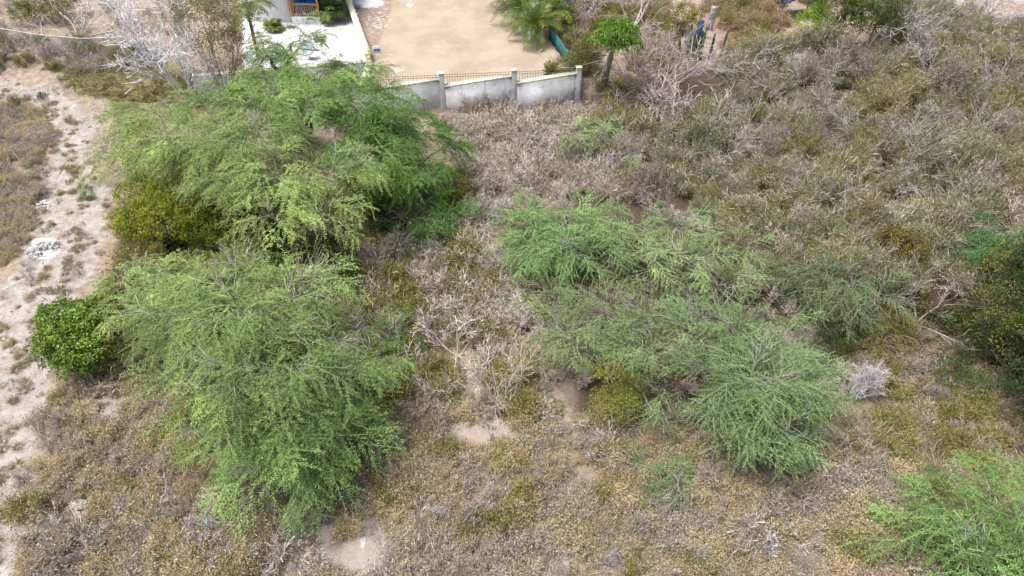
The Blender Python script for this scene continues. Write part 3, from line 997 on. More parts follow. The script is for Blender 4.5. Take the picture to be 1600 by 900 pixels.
nn = 8; V = []; F = []
for i in range(nn + 1):
    for j in range(2):
        V.append([(-.22 + .44 * j) + .05 * i / nn * 3, .06 * math.sin(i * 1.9 + j), i / nn * 1.5])
    if i:
        F.append([2 * i - 2, 2 * i - 1, 2 * i + 1, 2 * i])
o = link('panel', mk_mesh('panel', np.array(V), np.array(F), None, (M_CHALK,)), ws); md = o.modifiers.new('s', 'SOLIDIFY'); md.thickness = .03
box('batten', M_STONE, ws, (.02, .06, .5, .05, .05, 1.3))
p = ground(1240, 22)
tp = empty('navy_tarpaulin', p, label='dark navy tarpaulin slung over poles among the green trees', category='tarpaulin')
V, F = [], []
for i in range(7):
    for j in range(7):
        u, v = i / 6 - .5, j / 6 - .5
        V.append([u * 2.4, v * 1.8, 1.5 - .5 * abs(u) * 2 - .15 * math.sin(j * 1.7 + i)])
        if i and j:
            a = i * 7 + j; F.append([a - 8, a - 1, a, a - 7])
o = link('cloth', mk_mesh('cloth', np.array(V), np.array(F), None, (M_NAVY,), True), tp); md = o.modifiers.new('s', 'SOLIDIFY'); md.thickness = .01
for x_, y_ in ((-1.1, -.8), (1.1, -.8), (-1.1, .8), (1.1, .8)):
    box('pole', M_RUST, tp, (x_, y_, .5, .05, .05, 1.25))

# ------------------------------------------------------------------ feathery thorn trees
LT, TIPL = (.24, .33, .105), (.50, .575, .17)         # light, yellow-tipped
DK, TIPD = (.11, .235, .05), (.28, .45, .08)        # deeper green
SF, TIPS = (.245, .335, .14), (.41, .50, .20)         # soft grey-green
GT = 'feathery thorn trees'
feather_tree('thorn_tree', 'wide light green feathery tree overhanging the upper bend of the dirt track', (310, 345),
             [(160, 225, 1.6, 1.2), (185, 190, 2.2, 1.4), (175, 258, 1.6, 1.0), (245, 165, 3.3, 1.7), (320, 158, 4.0, 1.7), (240, 228, 3.3, 1.5), (310, 220, 4.6, 1.9), (390, 210, 5.0, 1.9), (360, 262, 4.4, 1.4), (430, 262, 4.9, 1.7), (510, 262, 4.6, 1.5), (430, 330, 3.9, 1.15), (500, 318, 3.9, 1.2), (400, 165, 4.6, 1.6)],
             LT, TIPL, 1, plumes=118, group=GT, bare=.2)
feather_tree('thorn_tree', 'dense deep green feathery tree below the patio wall, reaching towards the concrete wall', (610, 330),
             [(600, 185, 3.9, 1.6), (650, 205, 3.3, 1.4), (560, 160, 4.4, 1.6), (645, 255, 2.8, 1.2), (682, 225, 2.2, .9), (590, 240, 3.6, 1.4), (620, 152, 3.2, 1.1), (560, 220, 4.0, 1.3), (600, 285, 2.4, 1.0)],
             DK, TIPD, 2, plumes=130, group=GT, bare=.05)
feather_tree('thorn_tree', 'bright green feathery tree rising in front of the white patio', (480, 215),
             [(425, 133, 4.0, 1.6), (495, 115, 4.2, 1.5), (552, 112, 3.8, 1.3), (470, 165, 4.6, 1.6), (535, 165, 4.5, 1.5), (380, 138, 3.8, 1.3), (590, 132, 3.0, .9), (350, 130, 3.0, 1.1)],
             (.175, .29, .075), (.36, .48, .12), 3, plumes=120, group=GT, bare=.07)
feather_tree('thorn_tree', 'low deep green feathery sapling growing at the edge of the beige brush', (660, 375),
             [(640, 340, 1.4, 1.2), (690, 340, 1.2, 1.0), (660, 320, 1.5, 1.0)], DK, (.2, .36, .1), 4, plumes=60, group=GT)
feather_tree('thorn_tree', 'light green feathery tree directly behind the round dark bush', (290, 580),
             [(190, 432, 2.2, .9), (245, 428, 3.2, 1.1), (312, 430, 3.8, 1.2), (380, 432, 4.0, 1.2), (225, 478, 2.8, .9), (300, 478, 4.3, 1.3), (375, 480, 4.6, 1.4), (445, 462, 4.0, 1.1), (480, 445, 3.5, .8), (300, 530, 3.9, 1.2), (430, 510, 4.1, 1.1)],
             LT, TIPL, 5, plumes=125, group=GT, bare=.2)
feather_tree('thorn_tree', 'spreading green feathery tree with grey dead twigs in its middle', (440, 650),
             [(315, 590, 3.3, 1.0), (378, 572, 4.3, 1.3), (445, 560, 4.2, 1.2), (520, 520, 3.6, 1.1), (565, 502, 3.1, .8), (520, 580, 3.4, 1.0), (325, 630, 2.5, .8), (390, 625, 3.5, 1.0), (550, 625, 2.3, .8), (470, 620, 3.4, .9), (580, 560, 2.0, .6)],
             (.22, .32, .105), (.45, .545, .165), 6, plumes=118, group=GT, bare=.32)
feather_tree('thorn_tree', 'green feathery tree with drooping skirts over the ochre scrub', (440, 735),
             [(440, 655, 3.0, 1.1), (505, 660, 2.8, 1.0), (555, 668, 2.0, .7), (355, 695, 1.9, .7), (415, 715, 2.3, .9), (480, 705, 2.0, .8), (420, 775, 1.0, .45), (325, 690, 1.4, .4), (455, 755, 1.2, .4)],
             (.21, .325, .10), (.45, .57, .155), 7, plumes=125, group=GT, bare=.12)
S2 = dict(L=1.15, ln=.07, wd=.034, nl=15, nf=9, droop=.55, deep=.8, bare=.15, group=GT)
feather_tree('thorn_tree', 'soft green feathery tree spreading low on the slope below the concrete wall', (870, 425),
             [(825, 345, 1.4, 1.2), (885, 330, 1.9, 1.3), (940, 340, 1.7, 1.1), (850, 385, 1.8, 1.3), (910, 385, 1.9, 1.3), (940, 380, 1.5, 1.0), (820, 385, 1.3, .9)], (.20, .325, .11), (.36, .50, .155), 8, plumes=125, **S2)
feather_tree('thorn_tree', 'thin pale green feathery tree mixed with grey thicket twigs', (1060, 440),
             [(1000, 345, 1.7, 1.2), (1060, 345, 1.9, 1.3), (1015, 395, 2.1, 1.3), (1080, 395, 2.3, 1.4), (1125, 430, 2.0, 1.2), (1150, 385, 1.5, 1.1), (980, 375, 1.4, .9), (1110, 360, 1.6, 1.0)], SF, TIPS, 9, plumes=60, **S2)
feather_tree('thorn_tree', 'airy grey-green feathery tree beside a yellow-green bush', (970, 600),
             [(890, 500, 1.8, 1.2), (950, 475, 2.3, 1.3), (1015, 490, 2.3, 1.2), (905, 530, 2.0, .9), (1010, 535, 2.4, 1.1), (1035, 600, 1.9, .8), (1030, 645, 1.2, .6), (860, 480, 1.3, .9)], SF, TIPS, 10, plumes=78, **S2)
feather_tree('thorn_tree', 'full mid green feathery tree standing before the dark gully', (1180, 670),
             [(1095, 520, 2.7, 1.0), (1150, 512, 3.0, 1.15), (1212, 530, 2.8, 1.0), (1110, 575, 2.9, 1.0), (1182, 588, 3.3, 1.3), (1240, 597, 2.7, 1.0), (1160, 645, 2.3, .95), (1215, 655, 2.3, 1.0), (1190, 690, 1.5, .7), (1262, 637, 1.7, .7), (1235, 562, 2.6, .8)],
             (.225, .345, .14), (.39, .52, .20), 11, plumes=150, **S2)
feather_tree('thorn_tree', 'greyish thin feathery tree at the edge of the thicket above the white bare shrub', (1330, 510),
             [(1285, 440, 2.0, 1.1), (1335, 435, 2.4, 1.3), (1375, 455, 1.9, 1.0), (1310, 475, 1.6, .9)], (.19, .25, .115), (.25, .31, .15), 12, plumes=75, **S2)
feather_tree('thorn_tree', 'green feathery tree with long sprays at the edge of the straw grass', (1590, 905),
             [(1500, 800, 1.5, 1.0), (1560, 775, 1.9, 1.1), (1435, 850, .9, .7), (1510, 860, 1.8, 1.1), (1580, 850, 2.0, 1.2), (1430, 815, .8, .6), (1620, 800, 2.0, 1.1), (1560, 900, 1.6, 1.0), (1470, 895, .9, .7)],
             (.14, .25, .07), (.27, .38, .09), 13, plumes=84, group=GT, bare=.04, rtrunk=.08)
feather_tree('thorn_tree', 'sparse soft green feathery shrub at the end of the concrete wall', (930, 262),
             [(895, 205, 1.3, 1.3), (950, 215, 1.3, 1.2), (930, 180, 1.3, 1.1), (975, 170, 1.0, .9), (965, 245, .9, .9)], SF, TIPS, 14, plumes=52, **S2)
feather_tree('thorn_tree', 'small isolated green feathery shrub in the tan scrub field', (1035, 785),
             [(1020, 745, .6, .6), (1060, 755, .6, .65), (1040, 730, .7, .5), (1000, 735, .4, .4)], (.18, .27, .10), TIPS, 15, plumes=45, L=.7, ln=.06, wd=.03, nl=12, droop=.4, group=GT, rtrunk=.05)
feather_tree('thorn_tree', 'thin open green tree in front of the house porch', (440, 122),
             [(425, 55, 3.2, 1.5), (465, 50, 3.6, 1.4), (405, 90, 2.6, 1.3), (445, 80, 3.0, 1.3), (495, 70, 2.8, .9)], (.16, .25, .08), (.24, .33, .11), 16, plumes=46, group=GT, bare=.2)
feather_tree('thorn_tree', 'small deep green feathery tree at the shaded edge of the thicket', (1600, 425),
             [(1570, 375, 1.6, 1.0), (1590, 355, 1.7, 1.0), (1610, 390, 1.6, 1.0)], (.07, .19, .06), (.11, .25, .08), 17, plumes=75, group=GT)
feather_tree('thorn_tree', 'small feathery green sapling among white bare branches', (640, 545),
             [(630, 512, .9, .6), (610, 528, .7, .5)], (.16, .28, .09), TIPS, 18, plumes=60, L=.7, group=GT, rtrunk=.05)

# ------------------------------------------------------------------ broad-leaved bushes
bush('round_bush', 'round dense dark green glossy bush at the edge of the dirt track', (150, 600), [(112, 530, 1.35, 1.05), (100, 500, 1.45, .85), (135, 505, 1.6, .85), (90, 545, 1.0, .75), (125, 560, .95, .85), (150, 545, 1.2, .7), (148, 475, 1.7, .32)],
     [(.12, .20, .018), (.17, .27, .026), (.24, .35, .04)], 31, leaf=.085, per_m2=900, mat=M_GLOSS, clump=.16, asp=.6, trunk_r=.06)
bush('olive_bush', 'brownish olive bush between the round dark bush and the feathery tree', (215, 590), [(195, 520, 1.5, .8), (225, 550, 1.2, .8), (190, 560, .9, .6), (215, 500, 1.6, .7)],
     [(.12, .13, .03), (.16, .15, .04), (.19, .16, .05)], 32, leaf=.06, per_m2=420, clump=.2, asp=.5, bark=(.40, .37, .33))
bush('olive_bush', 'yellow-green dense bush under the feathery tree beside the track', (235, 390), [(225, 315, 2.0, 1.2), (270, 310, 2.2, 1.1), (215, 350, 1.4, 1.0), (260, 350, 1.9, 1.1), (195, 350, .9, .7), (300, 330, 2.0, .9)],
     [(.19, .23, .018), (.25, .29, .025), (.33, .35, .035)], 33, leaf=.075, per_m2=560, clump=.2, asp=.55)
bush('olive_bush', 'dark yellow-green bush in the shade between the two large feathery trees', (345, 400), [(330, 350, 1.6, 1.0), (355, 365, 1.4, .9), (310, 365, 1.3, .8)],
     [(.10, .16, .015), (.14, .19, .02)], 34, leaf=.075, per_m2=520, clump=.2, asp=.55)
bush('olive_bush', 'tall yellow-green bush in front of the airy grey-green tree', (965, 665), [(958, 600, 1.4, .85), (948, 640, .8, .7), (972, 628, 1.1, .75), (958, 575, 1.7, .55)],
     [(.22, .24, .03), (.28, .29, .04), (.33, .33, .06)], 35, leaf=.055, per_m2=520, clump=.16)
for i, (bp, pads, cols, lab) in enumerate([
        ((710, 622), [(711, 585, .7, .25), (714, 605, .35, .25), (708, 570, 1.0, .2)], [(.28, .27, .03), (.34, .31, .05)], 'narrow yellow bush beside a bare pinkish patch'),
        ((872, 648), [(872, 636, .25, .26)], [(.16, .22, .02), (.22, .27, .03)], 'tiny bright green bush on the edge of the tan scrub'),
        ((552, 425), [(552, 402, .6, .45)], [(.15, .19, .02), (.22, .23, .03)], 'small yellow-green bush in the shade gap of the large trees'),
        ((470, 415), [(455, 395, 1.0, .9), (490, 400, .9, .8)], [(.07, .10, .025), (.11, .13, .03)], 'dark bush added to deepen the shade under the wide light green tree'),  # this and the next bushes: dark leaf colours deepen the shaded gap
        ((530, 430), [(520, 400, 1.0, .8), (545, 440, .5, .6)], [(.08, .10, .03), (.13, .12, .04)], 'brownish dark bush added to darken the shade gap beside the small yellow-green bush'),
        ((400, 395), [(385, 375, 1.1, .9), (415, 380, 1.0, .8)], [(.08, .12, .02), (.12, .15, .025)], 'dark green bush added to darken the gap between the two large feathery trees'),
        ((590, 345), [(575, 320, 1.1, .9), (600, 350, .6, .7)], [(.06, .10, .025), (.10, .13, .03)], 'dark-coloured bush at the foot of the dense deep green tree'),
        ((628, 345), [(622, 318, .9, .55), (630, 335, .5, .5)], [(.13, .13, .02), (.20, .17, .03)], 'small brown-green bush below the dense deep green tree'),
        ((715, 330), [(715, 300, .8, .8), (700, 315, .6, .6)], [(.12, .13, .025), (.17, .16, .04)], 'dull olive bush tucked against the deep green sapling'),
        ((690, 530), [(690, 512, .5, .4)], [(.20, .19, .04), (.25, .22, .05)], 'yellowish bush beside a thin white bare tree'),
        ((610, 625), [(600, 600, .8, .6), (630, 610, .6, .5), (610, 640, .4, .4)], [(.14, .15, .03), (.20, .19, .035)], 'olive bush under white dead branches'),
        ((1430, 400), [(1420, 385, 1.0, .8), (1400, 375, .8, .6)], [(.18, .15, .03), (.26, .21, .04)], 'golden olive bush in the middle of the thicket'),
        ((1500, 605), [(1490, 585, .6, .7), (1520, 600, .5, .6)], [(.05, .10, .02), (.08, .15, .03)], 'dark green bush added to darken the bottom of the gully'),  # dark bushes put in so the gully looks more shaded
        ((1530, 560), [(1510, 540, .7, .7), (1540, 530, 1.0, .8), (1490, 555, .5, .5)], [(.06, .09, .025), (.10, .11, .035)], 'dark bush added as shade between the olive tree and the gully'),
        ((1480, 525), [(1470, 505, .7, .7), (1500, 500, .8, .7)], [(.07, .10, .03), (.12, .13, .04)], 'dark brownish green bush added to darken the upper lip of the gully'),
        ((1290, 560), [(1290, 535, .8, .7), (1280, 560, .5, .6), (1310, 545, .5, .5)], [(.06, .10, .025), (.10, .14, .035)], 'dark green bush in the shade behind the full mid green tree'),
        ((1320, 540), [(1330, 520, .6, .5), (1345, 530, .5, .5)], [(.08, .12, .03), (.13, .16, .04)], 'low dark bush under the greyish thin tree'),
        ((1570, 620), [(1560, 600, .6, .5), (1585, 595, .6, .5)], [(.05, .09, .02), (.09, .14, .03)], 'low dark green bush added to darken the ground under the olive tree'),
        ((1275, 55), [(1262, 36, 1.0, .8), (1290, 40, .9, .7), (1280, 20, 1.4, .7)], [(.24, .36, .03), (.32, .44, .05)], 'bright lime-green bush under the navy tarpaulin'),
        ((1375, 58), [(1362, 15, 2.2, 1.5), (1385, 40, 1.2, 1.1), (1345, 30, 1.5, 1.2), (1395, 0, 2.2, 1.3)], [(.06, .10, .02), (.10, .15, .03), (.15, .17, .06)], 'dark leafy bush behind the tall bare twin-stemmed tree'),
        ((1315, 50), [(1310, 5, 2.2, 1.4), (1325, 38, 1.1, 1.0)], [(.08, .11, .02), (.12, .16, .03)], 'shaggy dark green bush next to the lime-green bush'),
        ((1075, 40), [(1072, 22, .8, .8), (1085, 32, .5, .6)], [(.19, .18, .025), (.26, .23, .04)], 'rounded yellow-olive bush beside the small sandy path'),
        ((60, 25), [(60, 10, .8, 1.0), (85, 15, .7, .9), (35, 20, .6, .8), (110, 5, .8, .8)], [(.12, .14, .025), (.19, .19, .04), (.27, .25, .07)], 'mossy green bush behind the chain-link fence'),
        ((145, 290), [(132, 300, .3, .28), (140, 305, .2, .2)], [(.12, .28, .05), (.16, .34, .07)], 'small leafy bright green plant on the dirt track edge'),
        ((60, 150), [(62, 149, .12, .16), (68, 150, .1, .12)], [(.06, .12, .05), (.10, .17, .07)], 'tiny bluish green plant on the pale track bend'),
        ((885, 118), [(870, 105, .5, .6), (890, 100, .7, .7), (905, 95, .8, .7)], [(.14, .17, .04), (.22, .22, .07), (.28, .22, .08)], 'scruffy olive bush spilling over the netting corner'),
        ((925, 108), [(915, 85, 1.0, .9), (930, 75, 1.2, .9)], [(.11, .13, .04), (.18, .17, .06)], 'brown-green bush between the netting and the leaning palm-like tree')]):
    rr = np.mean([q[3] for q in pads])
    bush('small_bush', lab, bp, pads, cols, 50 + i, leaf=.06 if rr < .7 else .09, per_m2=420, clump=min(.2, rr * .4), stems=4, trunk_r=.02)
ot = bush('olive_tree', 'dark olive tree with yellowish leaf clumps beside the gully', (1600, 600), [(1560, 430, 2.8, 1.0), (1595, 410, 3.2, 1.1), (1545, 475, 2.2, .8), (1545, 515, 1.6, .6), (1590, 470, 2.7, 1.1), (1610, 520, 2.2, 1.0), (1575, 545, 1.4, .7)],
          [(.15, .16, .035), (.08, .12, .03), (.22, .20, .05), (.05, .08, .025)], 80, leaf=.085, per_m2=300, clump=.30, category='tree', trunk_r=.06)
bush('olive_tree', 'broad dark olive tree added to shade the end of the gully', (1680, 640), [(1650, 440, 3.6, 1.6), (1690, 480, 3.6, 1.7), (1650, 540, 2.8, 1.4), (1640, 600, 2.0, 1.2), (1700, 580, 2.6, 1.5), (1600, 560, 1.2, .9), (1640, 660, 1.2, .9)],  # mostly out of view, added to throw shade on the gully
     [(.10, .14, .03), (.07, .11, .028), (.045, .08, .025)], 82, leaf=.1, per_m2=420, clump=.28, category='tree', trunk_r=.08)
bush('olive_tree', 'dull olive tree with grey twigs behind the white bare tree', (350, 140), [(320, 40, 3.0, 1.5), (360, 30, 3.6, 1.5), (345, 80, 2.2, 1.3), (375, 75, 2.4, 1.2), (300, 20, 2.8, 1.2), (385, 110, 1.4, .9)],
     [(.17, .16, .075), (.23, .21, .10), (.19, .20, .07)], 81, leaf=.07, per_m2=330, clump=.26, category='tree', bark=(.36, .33, .31), stems=6, trunk_r=.035)

# ------------------------------------------------------------------ bare trees
def P(stems, L, r, lv=3, kids=(0, 1.3, 1.0, .8), el=(.7, 1.3), up=(.02, .03, .03, .02), jit=.16, fwd=.9, spr=.8, rmin=.006, base=.08):
    return dict(stems=stems, L=L, r=r, lv=lv, kids=kids, el=el, up=up, jit=jit, fwd=fwd, spr=spr, rmin=rmin, base=base)


WHT, PNK, GRY = (.62, .61, .63), (.50, .42, .41), (.36, .34, .33)
bare_tree('bare_tree', 'white leafless tree with many fine branches beside the bend of the track', (294, 142), 131, P(8, 3.4, .085, 3, (0, 2.4, 1.5, 1.1), (1.0, 1.45), rmin=.011, jit=.14), (.72, .71, .73))
bare_tree('bare_tree', 'large pinkish grey leafless tree spreading wide behind the end of the concrete wall', (1020, 152), 102, P(14, 2.9, .075, 3, (0, 1.7, 1.3, 1.0), (.35, 1.15), (.0, .02, .02, .0), jit=.13, rmin=.011), PNK)
bare_tree('bare_tree', 'pinkish leafless tree drooping towards the thicket in front of the larger pinkish tree', (1050, 190), 103, P(8, 2.1, .065, 3, (0, 1.8, 1.3, 1.0), (.3, .9), (0, 0, -.03, -.04), rmin=.010), (.52, .45, .42))
bare_tree('bare_tree', 'mauve grey leafless tree behind the leaning palm-like tree', (985, 48), 104, P(9, 3.0, .09, 3, (0, 1.2, 1.0, .9), (.3, 1.0), (0, .0, -.01, -.02), rmin=.011), (.44, .38, .39))
bare_tree('bare_tree', 'second mauve leafless tree beside the palm clump and the yard', (915, 35), 105, P(8, 2.4, .06, 3, (0, 1.6, 1.2, 1.0), (.3, 1.0), rmin=.011), (.42, .36, .37))
bare_tree('bare_tree', 'tall pale twin-stemmed leafless tree in front of the dark leafy bush', (1352, 84), 156, P(3, 3.4, .085, 3, (0, 1.5, 1.0, .8), (1.15, 1.4), rmin=.011), (.50, .48, .47))
bare_tree('bare_tree', 'small white leafless tree with three arms in the middle of the beige brush', (716, 556), 107, P(4, 1.3, .035, 3, (0, 1.6, 1.1, .8), (.85, 1.3), spr=.6, rmin=.007), (.62, .57, .53))
bare_tree('bare_tree', 'slender white-stemmed tree with sparse yellow leaves beside the bare pink patch', (785, 640), 208, P(7, 1.5, .034, 3, (0, 1.4, 1.1, .8), (1.1, 1.48), (.03, .05, .05, .03), spr=.5), (.64, .59, .54), leafcols=[(.42, .34, .09), (.34, .31, .09), (.48, .38, .13)], per=4, leaf=.05)
bare_tree('bare_tree', 'white forked dead branches at the edge of the spreading feathery tree', (592, 590), 109, P(4, 1.3, .03, 3, (0, 1.2, .9, .7), (.7, 1.2), rmin=.007), (.66, .63, .60))
bare_tree('bare_tree', 'white twisted dead shrub rising beside the small feathery sapling', (612, 585), 110, P(5, 1.1, .03, 3, (0, 2.0, 1.4, .9), (.5, 1.2), jit=.28, rmin=.007), (.66, .63, .63))
bare_tree('bare_tree', 'round white twiggy leafless shrub in the straw grass by the gully', (1336, 622), 111, P(6, .85, .026, 3, (0, 3.6, 2.2, 1.5), (.75, 1.45), jit=.12, rmin=.0045, base=.04), (.54, .50, .495))
bare_tree('bare_tree', 'grey white dead bush between the deep green sapling and the soft green tree', (757, 345), 112, P(8, .95, .03, 3, (0, 2.2, 1.5, 1.0), (.5, 1.3), jit=.3), (.50, .46, .45))
bare_tree('bare_tree', 'grey leafless shrub with curving stems near the drooping feathery tree', (262, 800), 113, P(8, 1.05, .024, 3, (0, 1.0, .8, .6), (.45, 1.2), spr=.6), (.36, .33, .34))
bare_tree('bare_tree', 'grey leafless shrub close to the pale stone slab', (100, 872), 114, P(8, .8, .02, 3, (0, 1.2, .9, .7), (.4, 1.1)), (.40, .38, .36))
bare_tree('bare_tree', 'small grey dead shrub among the ochre shrubs beneath the drooping tree', (325, 840), 115, P(6, .7, .018, 2, (0, 1.4, 1.3), (.4, 1.2)), (.40, .37, .36))
bare_tree('bare_tree', 'tall mauve dry stems standing in the tan scrub field', (770, 800), 116, P(16, .8, .013, 2, (0, .8, .8), (.5, 1.1)), (.34, .30, .31))
bare_tree('bare_tree', 'fallen grey tangle of long branches behind the chain-link fence', (125, 62), 117, P(9, 2.6, .05, 3, (0, .8, .6, .5), (.15, 1.0), (0, -.02, -.04, -.06), spr=.7, rmin=.011), (.62, .57, .53))
bare_tree('bare_tree', 'grey heap of long fallen branches next to the white bare tree', (175, 40), 118, P(6, 2.4, .045, 3, (0, .7, .6, .5), (.1, .8), (0, -.02, -.03, -.04), rmin=.011), (.60, .56, .54))
bare_tree('bare_tree', 'pale stemmed leafless tree between the gully and the thicket', (1432, 505), 119, P(4, 1.7, .045, 3, (0, 1.1, .9, .7), (.7, 1.2), spr=.6), (.42, .37, .34))
bare_tree('bare_tree', 'thin pale leafless tree leaning over the straw grass', (1490, 445), 120, P(4, 1.6, .04, 3, (0, 1.2, .9, .7), (.6, 1.2)), (.38, .33, .32))
bare_tree('bare_tree', 'tangle of dead grey twigs under the pale thin feathery tree', (1075, 478), 121, P(8, .9, .03, 3, (0, 1.8, 1.4, 1.0), (.3, 1.1), jit=.25), (.42, .38, .38))
bare_tree('bare_tree', 'arching leafless shrub along the lower edge of the dense deep green tree', (610, 420), 122, P(9, 1.2, .03, 3, (0, 1.4, 1.1, .9), (.4, 1.2), (0, -.02, -.04, -.05)), (.42, .37, .34))
bare_tree('bare_tree', 'grey stemmed leafless shrub in the shade gap of the two large trees', (475, 440), 123, P(7, 1.5, .04, 3, (0, 1.4, 1.1, .9), (.6, 1.3)), (.42, .40, .39))
bare_tree('bare_tree', 'tangled mauve leafless shrub by the sandy bare ground', (1530, 40), 124, P(9, 1.7, .04, 3, (0, 1.6, 1.3, 1.0), (.3, 1.1)), (.34, .30, .30))
bare_tree('bare_tree', 'low mauve leafless tree spreading before the tan bare ground', (1420, 75), 125, P(9, 1.9, .05, 3, (0, 1.7, 1.3, 1.0), (.2, 1.0)), (.40, .35, .35))
for i, (x, y) in enumerate([(1165, 130), (1260, 140), (1335, 235), (1180, 215), (1450, 130), (1510, 230), (1400, 290), (1560, 150), (1240, 330), (1330, 345), (1480, 340), (1120, 250), (1560, 300)]):
    bare_tree('bare_tree', 'pale grey leafless sapling poking out of the grey-green thicket', (x, y), 140 + i, P(5, 1.7, .03, 3, (0, 1.6, 1.2, .9), (.6, 1.25), spr=.7, rmin=.0055), (.48, .45, .42), group='pale saplings in the thicket', k=4)
# a cut stump under the round bush
bare_tree('dead_stump', 'white forked dead stump under the round dark bush', (155, 606), 133, P(3, .75, .06, 1, (0, .6), (.8, 1.4), rmin=.015), (.60, .58, .56), category='stump')

# ------------------------------------------------------------------ palms, strappy tree, cactus
def frond(rg, p, d, L, droop, n, ln, wd, cols, fold=.3):
    k = 7
    pts = [p]
    for i in range(k):
        d = d + np.array([0, 0, -droop / k * (.5 + i / k)]); d = d / np.linalg.norm(d); pts.append(pts[-1] + d * L / k)
    pts = np.array(pts)
    t = np.linspace(.15, .999, n) * k; i = t.astype(int); f = (t - i)[:, None]
    B = pts[i] * (1 - f) + pts[i + 1] * f; T = unit(pts[i + 1] - pts[i])
    side = unit(np.cross(T, np.array([0, 0, 1.])) + 1e-6)
    sg_ = np.where(np.arange(n) % 2, 1., -1.)[:, None]
    D = unit(side * sg_ + T * .6 + np.array([0, 0, -fold]) + rg.normal(0, .12, (n, 3)))
    S = unit(np.cross(D, np.cross(T, side)))
    Ls = ln * (.5 + .6 * np.sin(np.pi * np.clip(t / k, 0, 1))) * rg.uniform(.85, 1.15, n)
    c = np.array(cols)[rg.integers(len(cols))] * (1 + rg.normal(0, .1, (n, 1)))
    return (B, D, S, Ls, np.full(n, wd), np.clip(c, .005, .9)), [(pts[j], pts[j + 1], .022 * (1 - .1 * j), .022 * (1 - .1 * j - .1)) for j in range(k)]


def palm(name, label, base_px, h, nfr, L, seed, cols, trunk, lean=(0, 0), r=.1, droop=1.5, el=(.2, 1.3), ln=.45, wd=.05, category='palm'):
    rg = np.random.default_rng(seed); b = ground(*base_px)
    root = empty(name, b, label=label, category=category)
    top = np.array([lean[0], lean[1], h]); seg = []; pp = np.array([0, 0, -.2])
    for i in range(6):
        t = (i + 1) / 6; q = np.array([lean[0] * t * t, lean[1] * t * t, h * t]); seg.append((pp, q, r * (1.1 - .3 * t), r * (1.05 - .3 * t))); pp = q
    V, F, C = seg_geo(seg, [], trunk, rg, .08, 8); link('trunk', mk_mesh('trunk', V, F, C, (M_TWIG,), True), root)
    for i in range(nfr):
        a = i * 2.4 + rg.uniform(-.3, .3); e = el[0] + (el[1] - el[0]) * rg.random()
        d = np.array([math.cos(a) * math.cos(e), math.sin(a) * math.cos(e), math.sin(e)])
        lv, sg_ = frond(rg, top, d, L * rg.uniform(.8, 1.1), droop, 44, ln, wd, cols)
        V, F, C = leaves(*lv, mid=.4); fo = link('frond', mk_mesh('frond', V, F, C, (M_GLOSS,)), root)
        V, F, C = seg_geo(sg_, [], np.array(cols[0]) * 1.2, rg, .05, 3); link('midrib', mk_mesh('midrib', V, F, C, (M_GLOSS,)), fo)
    return root


AREC = [(.09, .155, .014), (.14, .20, .018), (.22, .26, .03), (.06, .11, .012)]
for i, (x, y, h, n, L, lab) in enumerate([(838, 64, .9, 30, 2.1, 'bushy green palm with yellow-green fronds above the white post'), (815, 38, .9, 28, 2.2, 'bushy green palm in the middle of the palm clump by the yard'), (862, 45, 1.0, 26, 2.1, 'bushy green palm of the clump nearest the teal netting'),
                                          (800, 12, .9, 26, 2.2, 'bushy green palm at the far end of the palm clump'), (845, 15, 1.1, 28, 2.2, 'bushy green palm behind the others of the palm clump')]):
    palm('bushy_palm', lab, (x, y), h, n, L, 200 + i, AREC, (.2, .18, .1), r=.07, droop=1.7, el=(.3, 1.4))
palm('tall_palm', 'slim palm with a dark trunk and drooping fronds beside the white house', (405, 92), 2.9, 18, 1.7, 210, [(.16, .22, .04), (.22, .27, .06), (.12, .17, .03)], (.14, .10, .08), (0, .1), r=.11, droop=2.2, el=(-.1, 1.1))
palm('garden_palm', 'dark broad-leaved plant in the corner of the white patio', (520, 33), .7, 20, 1.1, 211, [(.03, .08, .015), (.05, .12, .02), (.10, .17, .02)], (.15, .12, .08), r=.06, droop=1.6, ln=.5, wd=.1, category='plant')
palm('garden_palm', 'small yellow-green plant beside the slim palm trunk', (428, 48), .3, 12, .6, 212, [(.18, .20, .02), (.10, .14, .02)], (.15, .12, .08), r=.05, wd=.08, category='plant')
palm('garden_palm', 'spiky agave-like plant just behind the retaining wall railing', (862, 118), .15, 16, .65, 213, [(.14, .17, .05), (.24, .23, .09)], (.2, .17, .1), r=.05, droop=.5, ln=.18, wd=.05, category='plant')

rg = np.random.default_rng(220)
b = ground(944, 123)
st = empty('strappy_tree', b, label='palm-like tree with a leaning grey trunk and lime-green mop of strap leaves', category='tree')
topP = at_z(960, 72, float(b[2]) + 2.6) - b
seg = []; pp = np.array([0, 0, -.2])
for i in range(8):
    t = (i + 1) / 8; q = np.array([topP[0] * t ** 1.4, topP[1] * t, topP[2] * t]); seg.append((pp, q, .20 * (1.15 - .75 * t) + .03, .20 * (1.15 - .75 * (t + .1)) + .03)); pp = q
heads = []
for i in range(22):
    a = i * 2.4; e = -.15 + 1.6 * (i / 22); R_ = .92
    hd = topP + np.array([math.cos(a) * math.cos(e) * R_, math.sin(a) * math.cos(e) * R_, .2 + .95 * math.sin(e)])
    seg.append((topP, hd, .05, .03)); heads.append(hd)
V, F, C = seg_geo(seg, [], (.34, .30, .28), rg, .06, 8); link('trunk', mk_mesh('trunk', V, F, C, (M_TWIG,), True), st)
